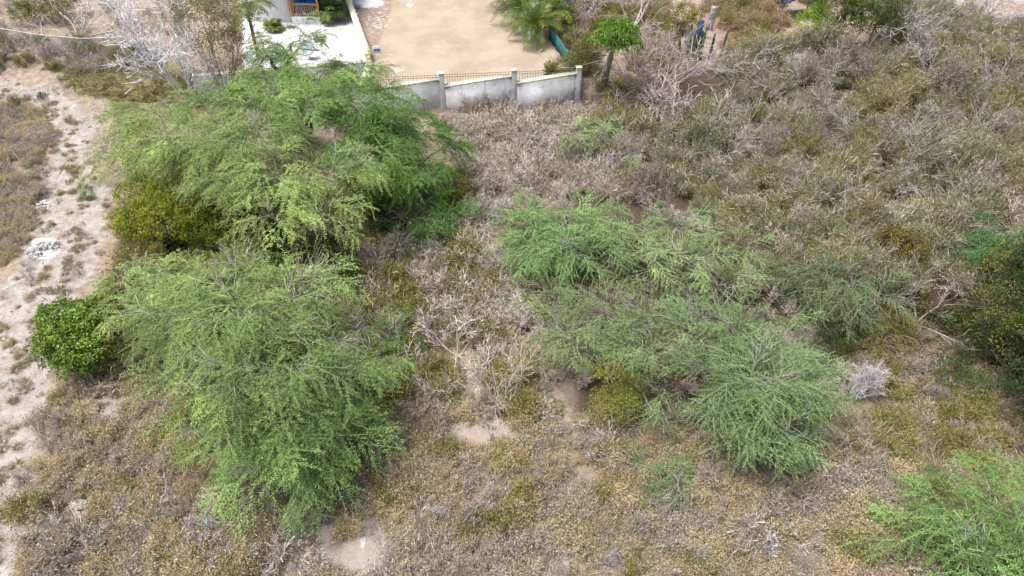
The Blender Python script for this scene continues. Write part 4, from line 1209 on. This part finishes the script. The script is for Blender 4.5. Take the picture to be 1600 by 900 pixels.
for hd in heads:
    BB, DD, SS, LL, CC = [], [], [], [], []
    n = 70
    d = unit(rnd_dir(rg, n) * np.array([1, 1, .6]) + np.array([0, 0, .9])); p0 = np.repeat(hd[None], n, 0)
    c0 = np.array([.19, .32, .05]) * rg.uniform(.75, 1.3) * (1 + rg.normal(0, .12, (n, 1)))
    for s_ in range(4):
        L_ = np.full(n, .17); s2 = unit(np.cross(d, rnd_dir(rg, n)))
        BB.append(p0); DD.append(d); SS.append(s2); LL.append(L_ * 1.12); CC.append(np.clip(c0 * (1 - .06 * s_), .01, .9))
        p0 = p0 + d * .17; d = unit(d + np.array([0, 0, -.62]))
    V, F, C = leaves(np.concatenate(BB), np.concatenate(DD), np.concatenate(SS), np.concatenate(LL), np.full(4 * n, .05), np.concatenate(CC))
    link('leaf_tuft', mk_mesh('leaf_tuft', V, F, C, (M_LEAF,)), st)

b = ground(1092, 92)
cc_ = empty('cactus_clump', b, label='clump of tall dark columnar cactus stems beside the small sandy path', category='cactus')
for i in range(17):
    a = rg.uniform(0, 6.28); rr = 1.1 * math.sqrt(rg.random()); h = rg.uniform(.9, 1.9)
    x0, y0 = rr * math.cos(a) * 1.2, rr * math.sin(a) * .6
    k = 14
    prof = [(.058, -.1), (.062, h * .3), (.064, h * .7), (.055, h * .93), (.03, h), (.005, h + .02)]
    V = []; ang = np.arange(k) * 2 * np.pi / k
    for r_, z_ in prof:
        for j, t in enumerate(ang):
            q = r_ * (1.15 if j % 2 else .8); V.append([x0 + q * math.cos(t) + .09 * z_ * (x0), y0 + q * math.sin(t) + .05 * z_ * y0, z_])
    F = [[u_ * k + j, u_ * k + (j + 1) % k, (u_ + 1) * k + (j + 1) % k, (u_ + 1) * k + j] for u_ in range(len(prof) - 1) for j in range(k)]
    cv = np.array([.095, .115, .075]) * (1 + rg.normal(0, .15))
    link('stem', mk_mesh('stem', np.array(V), np.array(F), np.repeat(cv[None], len(V), 0), (M_TWIG,)), cc_)

# ------------------------------------------------------------------ scrub
def shrub_proto(seed, prm, tw, lc, per, leaf, spread=.06, var=.2, frac=1.0):
    rg = np.random.default_rng(seed)
    thick, fine, tips = branch(rg, prm)
    S = seg_geo(thick, fine, tw, rg, var, 3)
    Lf = None
    if lc:
        if frac < 1:
            tips = [t for t in tips if rg.random() < frac]
        Lf = tip_leaves(tips, rg, per, leaf, lc, spread)
    return S, Lf


GRYG = [(.29, .285, .15), (.35, .325, .185), (.25, .265, .125), (.39, .345, .20)]
OCH = [(.59, .455, .24), (.54, .43, .27), (.65, .53, .34), (.51, .43, .29), (.59, .435, .24)]
STR = [(.56, .46, .27), (.50, .42, .24)]
KINDS = {}
def add_kind(key, n, seed, prm, tws, lcs, per, leaf, spread=.06, frac=1.0):
    KINDS[key] = [shrub_proto(seed + i, prm, tws[i % len(tws)], lcs[i % len(lcs)] if lcs else None, per, leaf, spread, frac=frac) for i in range(n)]


TP = P(11, .58, .02, 2, (0, 3.3, 2.6), (.3, 1.45), up=(.03, .02, 0), jit=.16, rmin=.0062, base=.12)
YOL = [(.33, .29, .115), (.29, .265, .10), (.40, .34, .15)]
GRN = [(.24, .28, .11), (.29, .31, .14)]
MVE = [(.36, .31, .25), (.41, .35, .26)]
add_kind('thicket', 10, 300, TP, [(.52, .46, .41), (.46, .41, .36), (.60, .55, .50), (.48, .43, .36), (.52, .455, .43)], [GRYG, YOL, GRYG[1:], GRN + GRYG[:2], MVE], 4, .048, .07)
add_kind('brush', 6, 320, P(9, .52, .016, 2, (0, 2.9, 2.2), (.4, 1.4), jit=.22, rmin=.0056, base=.12), [(.54, .455, .375), (.47, .40, .325), (.60, .53, .46)], None, 0, 0)
add_kind('cushion', 8, 340, P(10, .29, .009, 2, (0, 1.9, 1.5), (.3, 1.4), jit=.2, rmin=.0045, base=.12), [(.52, .44, .39), (.47, .40, .37), (.58, .50, .44), (.50, .42, .39)], [OCH, [(.54, .47, .35), (.50, .43, .33), (.60, .50, .35)], STR + OCH[:2], [(.47, .41, .36), (.52, .44, .36), (.54, .42, .24)]], 5, .036, .05)
add_kind('mauve', 4, 360, P(10, .38, .012, 2, (0, 2.3, 1.8), (.35, 1.4), jit=.22, rmin=.0045, base=.12), [(.41, .36, .355), (.47, .42, .41)], [[(.34, .29, .22), (.42, .35, .24)]], 1, .035, .05, .5)
add_kind('rust', 3, 380, P(9, .42, .012, 2, (0, 2.0, 1.6), (.35, 1.35), jit=.2, rmin=.007, base=.15), [(.48, .39, .33)], [[(.46, .26, .13), (.38, .28, .15), (.31, .31, .12), (.50, .35, .22)]], 3, .06, .07)
add_kind('olive', 4, 400, P(9, .46, .015, 2, (0, 2.2, 1.8), (.4, 1.4), jit=.2, rmin=.007, base=.12), [(.42, .37, .29)], [[(.27, .25, .06), (.34, .30, .07), (.21, .23, .06)]], 5, .058, .08)


def grass_proto(seed, cols, n=90, L=.5, R=.22, lay=.7):
    rg = np.random.default_rng(seed)
    a = rg.uniform(0, 6.28, n); rr = R * np.sqrt(rg.random(n))
    B = np.stack([rr * np.cos(a), rr * np.sin(a), np.full(n, -.03)], 1)
    d = unit(np.stack([np.cos(a + rg.normal(0, .6, n)) * lay, np.sin(a + rg.normal(0, .6, n)) * lay, rg.uniform(.6, 1.2, n)], 1))
    parts = []
    c = np.array(cols)[rg.integers(0, len(cols), n)] * (1 + rg.normal(0, .15, (n, 1)))
    Ls = L * rg.uniform(.5, 1.2, n)
    s = unit(np.cross(d, rnd_dir(rg, n)))
    p = B
    W = np.full(n, .018)
    for i, w in enumerate((1., .8, .4)):
        q = p + d * (Ls / 3)[:, None]
        V = np.stack([p - s * (W * w)[:, None], p + s * (W * w)[:, None], q + s * (W * w * .7)[:, None], q - s * (W * w * .7)[:, None]], 1).reshape(-1, 3)
        parts.append((V, np.arange(4 * n).reshape(n, 4), np.repeat(np.clip(c, .01, .9), 4, 0)))
        p = q; d = unit(d + np.array([0, 0, -.45]))
    return None, cat(parts)


KINDS['straw'] = [grass_proto(420 + i, [(.40, .32, .20), (.34, .28, .17), (.25, .23, .11), (.32, .25, .18)], 110, .55, .3, .8) for i in range(5)]
KINDS['grass'] = [grass_proto(440 + i, [(.38, .35, .16), (.27, .30, .11), (.52, .44, .26), (.44, .36, .22)], 80, .30, .25, .6) for i in range(4)]

def pebble_proto(seed):
    rg = np.random.default_rng(seed); parts = []
    for i in range(7):
        V, F = boxes([(0, 0, 0, 1, 1, 1)])
        r = rg.uniform(.02, .055)
        V = (unit(V) * .6 + V * .3 + rg.normal(0, .08, V.shape)) * r * np.array([1.2, .9, .7]) + np.array([*rg.normal(0, .35, 2), r * .25])
        parts.append((V, F, np.repeat(np.array([[.50, .45, .40]]) * rg.uniform(.7, 1.35), len(V), 0)))
    return cat(parts), None


KINDS['pebble'] = [pebble_proto(460 + i) for i in range(6)]
LAYOUT_W = np.array([-34., 36.]), np.array([7.2, 56.])
placed = {}
CLEAR = [(1095, 78, 38, 34), (955, 100, 28, 32), (1275, 52, 40, 26), (1350, 60, 46, 34), (1085, 45, 40, 26), (788, 650, 24, 13), (716, 562, 22, 16), (1340, 632, 46, 28), (290, 148, 25, 14), (270, 100, 22, 18), (1020, 150, 40, 18), (1050, 193, 26, 10), (712, 628, 22, 18), (118, 812, 34, 26), (895, 888, 32, 16), (30, 262, 16, 16), (872, 655, 18, 14), (1240, 24, 30, 20), (1310, 40, 40, 25)]


def scatter(key, poly, spacing, seed, prob=1.0, srange=(.7, 1.25), avoid_pale=.55, weight=None):
    rg = np.random.default_rng(seed)
    xs = np.arange(LAYOUT_W[0][0], LAYOUT_W[0][1], spacing); ys = np.arange(LAYOUT_W[1][0], LAYOUT_W[1][1], spacing)
    gx_, gy_ = np.meshgrid(xs, ys)
    gx_ = (gx_ + rg.uniform(-.5, .5, gx_.shape) * spacing).ravel(); gy_ = (gy_ + rg.uniform(-.5, .5, gy_.shape) * spacing).ravel()
    gz = height(gx_, gy_)
    u, v = project(np.stack([gx_, gy_, gz], 1))
    ok = inside(u + 10 * wob(gx_, gy_, 3, 9), v + 7 * wob(gx_, gy_, 3, 10), poly) & (rg.random(len(u)) < prob)
    ok &= (u > -60) & (u < 1660) & (v > -40) & (v < 960)
    ok &= ~((gx_ > XC - .3) & (gx_ < WB[0] + .5) & (np.abs(gy_ - wall_y(gx_)) < .45))
    ok &= ~(inside(u, v, YARD) & (gy_ > wall_y(gx_)) & (gx_ < WB[0] + .2)) & ~(inside(u, v, PATIO) & (gy_ > wall_y(gx_)))
    ok &= pale(u, v, gx_, gy_) < avoid_pale + .9 * (rg.random(len(u)) - .5) ** 3 * 4 + .1
    for cx_, cy_, rx_, ry_ in CLEAR:
        ok &= np.hypot((u - cx_) / rx_, (v - cy_) / ry_) > 1
    if weight is not None:
        ok &= rg.random(len(u)) < weight(gx_, gy_)
    i = np.nonzero(ok)[0]
    placed.setdefault(key, []).append(np.stack([gx_[i], gy_[i], gz[i], rg.uniform(*srange, len(i)), rg.uniform(0, 6.28, len(i)), np.floor(50 + 6 * wob(gx_[i], gy_[i], 6, 14) + rg.integers(0, 3, len(i))), u[i], v[i]], 1))


THICK = [(905, 215), (1000, 215), (1110, 195), (1135, 95), (1250, 70), (1420, 55), (1660, 50), (1660, 430), (1500, 470), (1400, 520), (1280, 530), (1230, 480), (1150, 420), (1100, 330), (1010, 310), (960, 280), (915, 250)]
BEIGE = [(690, 185), (905, 180), (960, 280), (1020, 320), (900, 310), (780, 330), (740, 370), (720, 280)]
MIDB = [(570, 380), (720, 365), (790, 420), (880, 470), (880, 560), (830, 660), (760, 650), (680, 660), (590, 660), (600, 540), (560, 430)]
FIELD = [(30, 960), (38, 800), (55, 720), (85, 630), (130, 590), (300, 600), (300, 640), (560, 690), (600, 650), (760, 640), (960, 660), (1150, 690), (1290, 640), (1330, 720), (1500, 760), (1660, 800), (1660, 960)]
STRAW = [(1270, 520), (1400, 510), (1660, 500), (1660, 790), (1480, 760), (1320, 720), (1280, 640)]
LEFTS = [(-60, 150), (40, 155), (90, 195), (90, 225), (60, 270), (55, 330), (35, 400), (-60, 450)]
LEFTT = [(-60, 55), (230, 70), (260, 110), (120, 115), (-60, 118)]
TOPR = [(1090, 10), (1260, 5), (1260, 70), (1130, 90), (1080, 75)]
TOPM = [(870, -20), (1050, -20), (1040, 70), (1060, 110), (990, 150), (915, 130), (880, 80)]
SHADE = [(200, 330), (560, 300), (730, 300), (760, 380), (620, 640), (480, 770), (320, 700), (280, 600), (180, 590), (200, 420)]
MIDT = [(780, 330), (1120, 330), (1180, 420), (1290, 540), (1280, 690), (1100, 700), (900, 670), (880, 560), (800, 430)]
TOPRR = [(1250, -10), (1420, 10), (1600, 50), (1660, 60), (1660, 75), (1420, 70), (1250, 75)]
scatter('thicket', THICK, 1.28, 1, .95, (.7, 1.5))
scatter('thicket', TOPRR, .9, 2, .7, (.6, 1.0))
scatter('brush', BEIGE, .68, 3, .95, (.7, 1.6))
scatter('brush', MIDB, .68, 4, .9, (.6, 1.6))
scatter('olive', MIDB, .95, 5, .5, (.6, 1.3))
scatter('thicket', MIDT, 1.2, 6, .7, (.5, .9))
scatter('brush', MIDT, .9, 7, .5, (.6, 1.1))
scatter('brush', SHADE, .95, 8, .45, (.9, 1.7))
scatter('olive', SHADE, .95, 9, .7, (.9, 1.6))
scatter('olive', THICK, 2.0, 10, .7, (.8, 1.4))
scatter('brush', THICK, 2.2, 11, .5, (.8, 1.5))
scatter('cushion', FIELD, .42, 12, .94, (.6, 1.6), weight=lambda x, y: .32 + .7 * (wob(x, y, 2.3, 11) > -.3))
scatter('mauve', FIELD, .62, 13, .7, (.6, 1.25), weight=lambda x, y: .15 + .85 * (wob(x, y, 3.0, 12) > .0))
scatter('cushion', MIDB, .55, 14, .7, (.6, 1.2))
scatter('cushion', STRAW, .7, 15, .4, (.7, 1.4))
scatter('mauve', STRAW, .9, 33, .4, (.7, 1.3))
scatter('straw', STRAW, .34, 16, .92, (.6, 1.3))
scatter('thicket', STRAW, 1.6, 40, .4, (.4, .7))
scatter('thicket', [(930, 120), (1130, 60), (1140, 120), (1110, 200), (960, 215)], 1.5, 42, .6, (.4, .75))
scatter('brush', STRAW, 1.5, 41, .4, (.5, 1.0))
scatter('olive', STRAW, .9, 17, .5, (.6, 1.2))
scatter('cushion', LEFTS, .42, 18, .95, (.6, 1.2))
scatter('mauve', LEFTS, .6, 19, .6, (.7, 1.3))
scatter('mauve', LEFTT, .75, 20, .85, (.9, 1.6))
scatter('olive', LEFTT, 1.0, 21, .6, (.6, 1.0))
scatter('rust', TOPR, .7, 22, .75, (.8, 1.4))
scatter('olive', TOPR, 1.1, 23, .6, (.7, 1.3))
scatter('rust', TOPM, .9, 24, .6, (.7, 1.3))
scatter('olive', TOPM, 1.0, 25, .6, (.8, 1.5))
scatter('brush', TOPM, 1.0, 26, .6, (.8, 1.4))
scatter('grass', GRASS_L, .34, 27, .9, (.7, 1.3))
scatter('straw', BEIGE, .7, 28, .4, (.5, .9))
scatter('grass', TRACK, .6, 29, .12, (.3, .8), avoid_pale=2)
scatter('mauve', TRACK, .42, 30, .4, (.22, .55), avoid_pale=2, weight=lambda x, y: 1. * (wob(x, y, 2.4, 13) > .15))
scatter('cushion', TRACK, .5, 32, .3, (.25, .6), avoid_pale=2, weight=lambda x, y: 1. * (wob(x, y, 3.1, 15) > .1))
scatter('straw', TRACK, .28, 34, .5, (.2, .5), avoid_pale=2, weight=lambda x, y: np.exp(-(lateral(x, y) / .3) ** 2))
scatter('mauve', FIELD, 1.5, 35, .5, (1.2, 1.9))
scatter('olive', FIELD, 1.9, 36, .45, (.5, 1.1))
scatter('brush', FIELD, 2.2, 37, .35, (.6, 1.0))
scatter('mauve', [(-60, -30), (300, -30), (260, 60), (-60, 50)], 1.0, 31, .5, (.9, 1.5))

scatter('pebble', TRACK, .8, 38, .6, (.5, 1.3), avoid_pale=2)
scatter('pebble', FIELD, .8, 39, .5, (.5, 1.6), avoid_pale=2, weight=lambda x, y: 1. * (wob(x, y, 4, 19) > -.1))
# label, name, category, group and how many stand as single plants
INFO = {'thicket': ('thicket_shrub', 'grey-green twiggy shrub', 'shrub', 'shrubs of the grey-green thicket', 300),
        'brush': ('brush_shrub', 'leafless beige twiggy shrub', 'shrub', 'leafless beige brush shrubs', 280),
        'cushion': ('low_shrub', 'low tan and ochre shrub', 'shrub', 'low ochre shrubs of the open scrub', 300),
        'mauve': ('twiggy_shrub', 'low mauve-grey twiggy shrub', 'shrub', 'low mauve-grey shrubs', 200),
        'rust': ('rusty_shrub', 'rust-red leaved dry shrub', 'shrub', 'rust-red shrubs beyond the thicket', 120),
        'olive': ('olive_shrub', 'dull olive-yellow leaved shrub', 'shrub', 'small olive shrubs in the scrub', 200),
        'straw': None, 'grass': None, 'pebble': None}
STUFFN = {'pebble': ('pebbles', 'small pale stones strewn over the track and bare soil'), 'thicket': ('thicket_undergrowth', 'far mass of grey-green twiggy thicket'), 'brush': ('brush_undergrowth', 'tangle of leafless beige brush'), 'cushion': ('scrub_undergrowth', 'carpet of tan and ochre dry scrub'),
          'mauve': ('twig_undergrowth', 'mass of mauve-grey dry twigs'), 'rust': ('rust_undergrowth', 'mass of rust-red dry scrub'), 'olive': ('olive_undergrowth', 'mass of dull olive leaves in the scrub'),
          'straw': ('straw_grass', 'long straw-coloured and olive dry grass by the gully'), 'grass': ('green_grass', 'short olive green grass by the bend of the track')}
def mk_points(name, A, npro):
    me = bpy.data.meshes.new(name)
    me.vertices.add(len(A)); me.vertices.foreach_set('co', np.ascontiguousarray(A[:, :3], np.float32).ravel())
    for an, arr in (('rz', A[:, 4]), ('sc', A[:, 3])):
        a = me.attributes.new(an, 'FLOAT', 'POINT'); a.data.foreach_set('value', arr.astype(np.float32))
    a = me.attributes.new('pick', 'INT', 'POINT'); a.data.foreach_set('value', (A[:, 5].astype(np.int32) % npro))
    me.update()
    return me


def scatter_group(name, coll):
    ng = bpy.data.node_groups.new(name, 'GeometryNodeTree')
    ng.interface.new_socket('Geometry', in_out='INPUT', socket_type='NodeSocketGeometry')
    ng.interface.new_socket('Geometry', in_out='OUTPUT', socket_type='NodeSocketGeometry')
    n, l = ng.nodes, ng.links
    gi, go = n.new('NodeGroupInput'), n.new('NodeGroupOutput')
    ci = n.new('GeometryNodeCollectionInfo'); ci.inputs['Collection'].default_value = coll
    ci.inputs['Separate Children'].default_value = True; ci.inputs['Reset Children'].default_value = True
    ip = n.new('GeometryNodeInstanceOnPoints'); ip.inputs['Pick Instance'].default_value = True

    def att(nm, ty):
        a = n.new('GeometryNodeInputNamedAttribute'); a.data_type = ty; a.inputs['Name'].default_value = nm
        return a.outputs['Attribute']
    cx = n.new('ShaderNodeCombineXYZ'); l.new(att('rz', 'FLOAT'), cx.inputs['Z'])
    l.new(gi.outputs[0], ip.inputs['Points']); l.new(ci.outputs[0], ip.inputs['Instance'])
    l.new(att('pick', 'INT'), ip.inputs['Instance Index']); l.new(cx.outputs[0], ip.inputs['Rotation']); l.new(att('sc', 'FLOAT'), ip.inputs['Scale'])
    l.new(ip.outputs[0], go.inputs[0])
    return ng


MARKS = [(300, 240, 'the wide tree over the track bend'), (610, 220, 'the dense deep green tree'), (660, 350, 'the low deep green sapling'), (300, 470, 'the light green tree behind the round bush'), (115, 540, 'the round dark bush'),
         (450, 580, 'the tree with grey dead twigs'), (440, 740, 'the tree with drooping skirts'), (870, 370, 'the soft green tree'), (1060, 390, 'the thin pale green tree'), (960, 520, 'the airy grey-green tree'), (965, 650, 'the tall yellow-green bush'),
         (1180, 600, 'the full mid green tree'), (1330, 460, 'the greyish thin tree'), (1510, 850, 'the tree beside the straw grass'), (930, 215, 'the end of the concrete wall'), (700, 190, 'the first free post of the concrete wall'), (805, 185, 'the middle of the concrete wall'),
         (1035, 760, 'the small isolated feathery shrub'), (1590, 380, 'the shaded deep green tree'), (716, 545, 'the white three-armed tree'), (785, 630, 'the slender white-stemmed tree'), (600, 580, 'the white dead branches'), (1336, 615, 'the round white shrub'),
         (757, 340, 'the grey white dead bush'), (262, 795, 'the grey shrub with curving stems'), (120, 800, 'the tan boulder'), (770, 800, 'the tall mauve stems'), (900, 885, 'the white angular rock'), (570, 850, 'the chalky bare patch'), (770, 680, 'the pinkish bare patch'),
         (1432, 500, 'the pale tree above the gully'), (1075, 470, 'the tangle of dead twigs'), (1020, 140, 'the large pinkish tree'), (960, 90, 'the strappy palm-like tree'), (1092, 85, 'the cactus clump'), (1275, 45, 'the lime-green bush'), (1352, 75, 'the twin-stemmed bare tree'),
         (1530, 50, 'the sandy bare ground'), (1425, 395, 'the golden olive bush'), (1500, 600, 'the dark gully bush'), (1600, 560, 'the olive tree'), (30, 250, 'the leaning stake'), (70, 385, 'the large rubble heap'), (66, 320, 'the small rubble heap'), (100, 90, 'the chain-link fence'), (290, 130, 'the white bare tree'),
         (130, 40, 'the fallen branches'), (1200, 800, 'the open scrub beyond the small feathery shrub'), (1250, 880, 'the low end of the open scrub'), (1350, 760, 'the edge of the straw grass'), (150, 700, 'the small white stones'), (330, 850, 'the small grey dead shrub')]
MKP = np.array([ground(m[0], m[1])[:2] for m in MARKS])
for key, lst in placed.items():
    A = np.concatenate(lst)
    info = INFO[key]; protos = KINDS[key]
    size = A[:, 3] * FPX / np.hypot(A[:, 1], CAM_H - A[:, 2])
    onscreen = (A[:, 6] > -5) & (A[:, 6] < 1605) & (A[:, 7] > 0) & (A[:, 7] < 905)
    order = np.argsort(-size * onscreen)
    nind = min(info[4], len(A)) if info else 0
    if info:
        nm, lab, cat_, grp, _ = info
        M = []
        for S, Lf in protos:
            M.append((mk_mesh(nm, *S, (M_TWIG,)), mk_mesh('foliage', *Lf, (M_LEAF,)) if Lf is not None else None))
        for i in order[:nind]:
            x, y, z, s_, rz, k = A[i, :6]
            sm, lm = M[int(k) % len(M)]
            near = MARKS[int(np.argmin(np.hypot(MKP[:, 0] - x, MKP[:, 1] - y)))][2]
            lab2 = ('small ' if s_ < .8 else 'large ' if s_ > 1.1 else '') + lab + ' by ' + near
            o = link(nm, sm, None, (x, y, z), (rng.normal(0, .08), rng.normal(0, .08), rz), (s_, s_, s_ * (rng.uniform(1.05, 1.6) if key == 'thicket' else rng.uniform(.8, 1.15))), label=lab2, category=cat_, group=grp)
            if lm:
                link('foliage', lm, o)
    rest = order[nind:]
    if len(rest) == 0:
        continue
    sn, sl_ = STUFFN[key]
    par = None
    for li, part in enumerate(('twigs', 'leaves')):
        use = [g[li] for g in protos]
        if use[0] is None:
            continue
        mat_ = M_TWIG if li == 0 else M_LEAF
        pc = bpy.data.collections.new(sn + '_' + part)
        for j, g in enumerate(use):
            me = M[j][li] if info else mk_mesh(sn + '_clump', *g, (mat_,))
            pc.objects.link(bpy.data.objects.new('%s_clump_%02d' % (sn, j), me))
        me = mk_points(sn, A[rest], len(protos))
        if par is None:
            o = par = link(sn, me, label=sl_, category='grass' if key in ('straw', 'grass') else 'stones' if key == 'pebble' else 'undergrowth', kind='stuff')
        else:
            o = link('foliage', me, par, kind='stuff')
        md = o.modifiers.new('scatter', 'NODES'); md.node_group = scatter_group(sn + part, pc)
    print('KIND', key, len(A), 'single', nind)
print('mesh tris', sum(2 * len(m.polygons) for m in bpy.data.meshes))
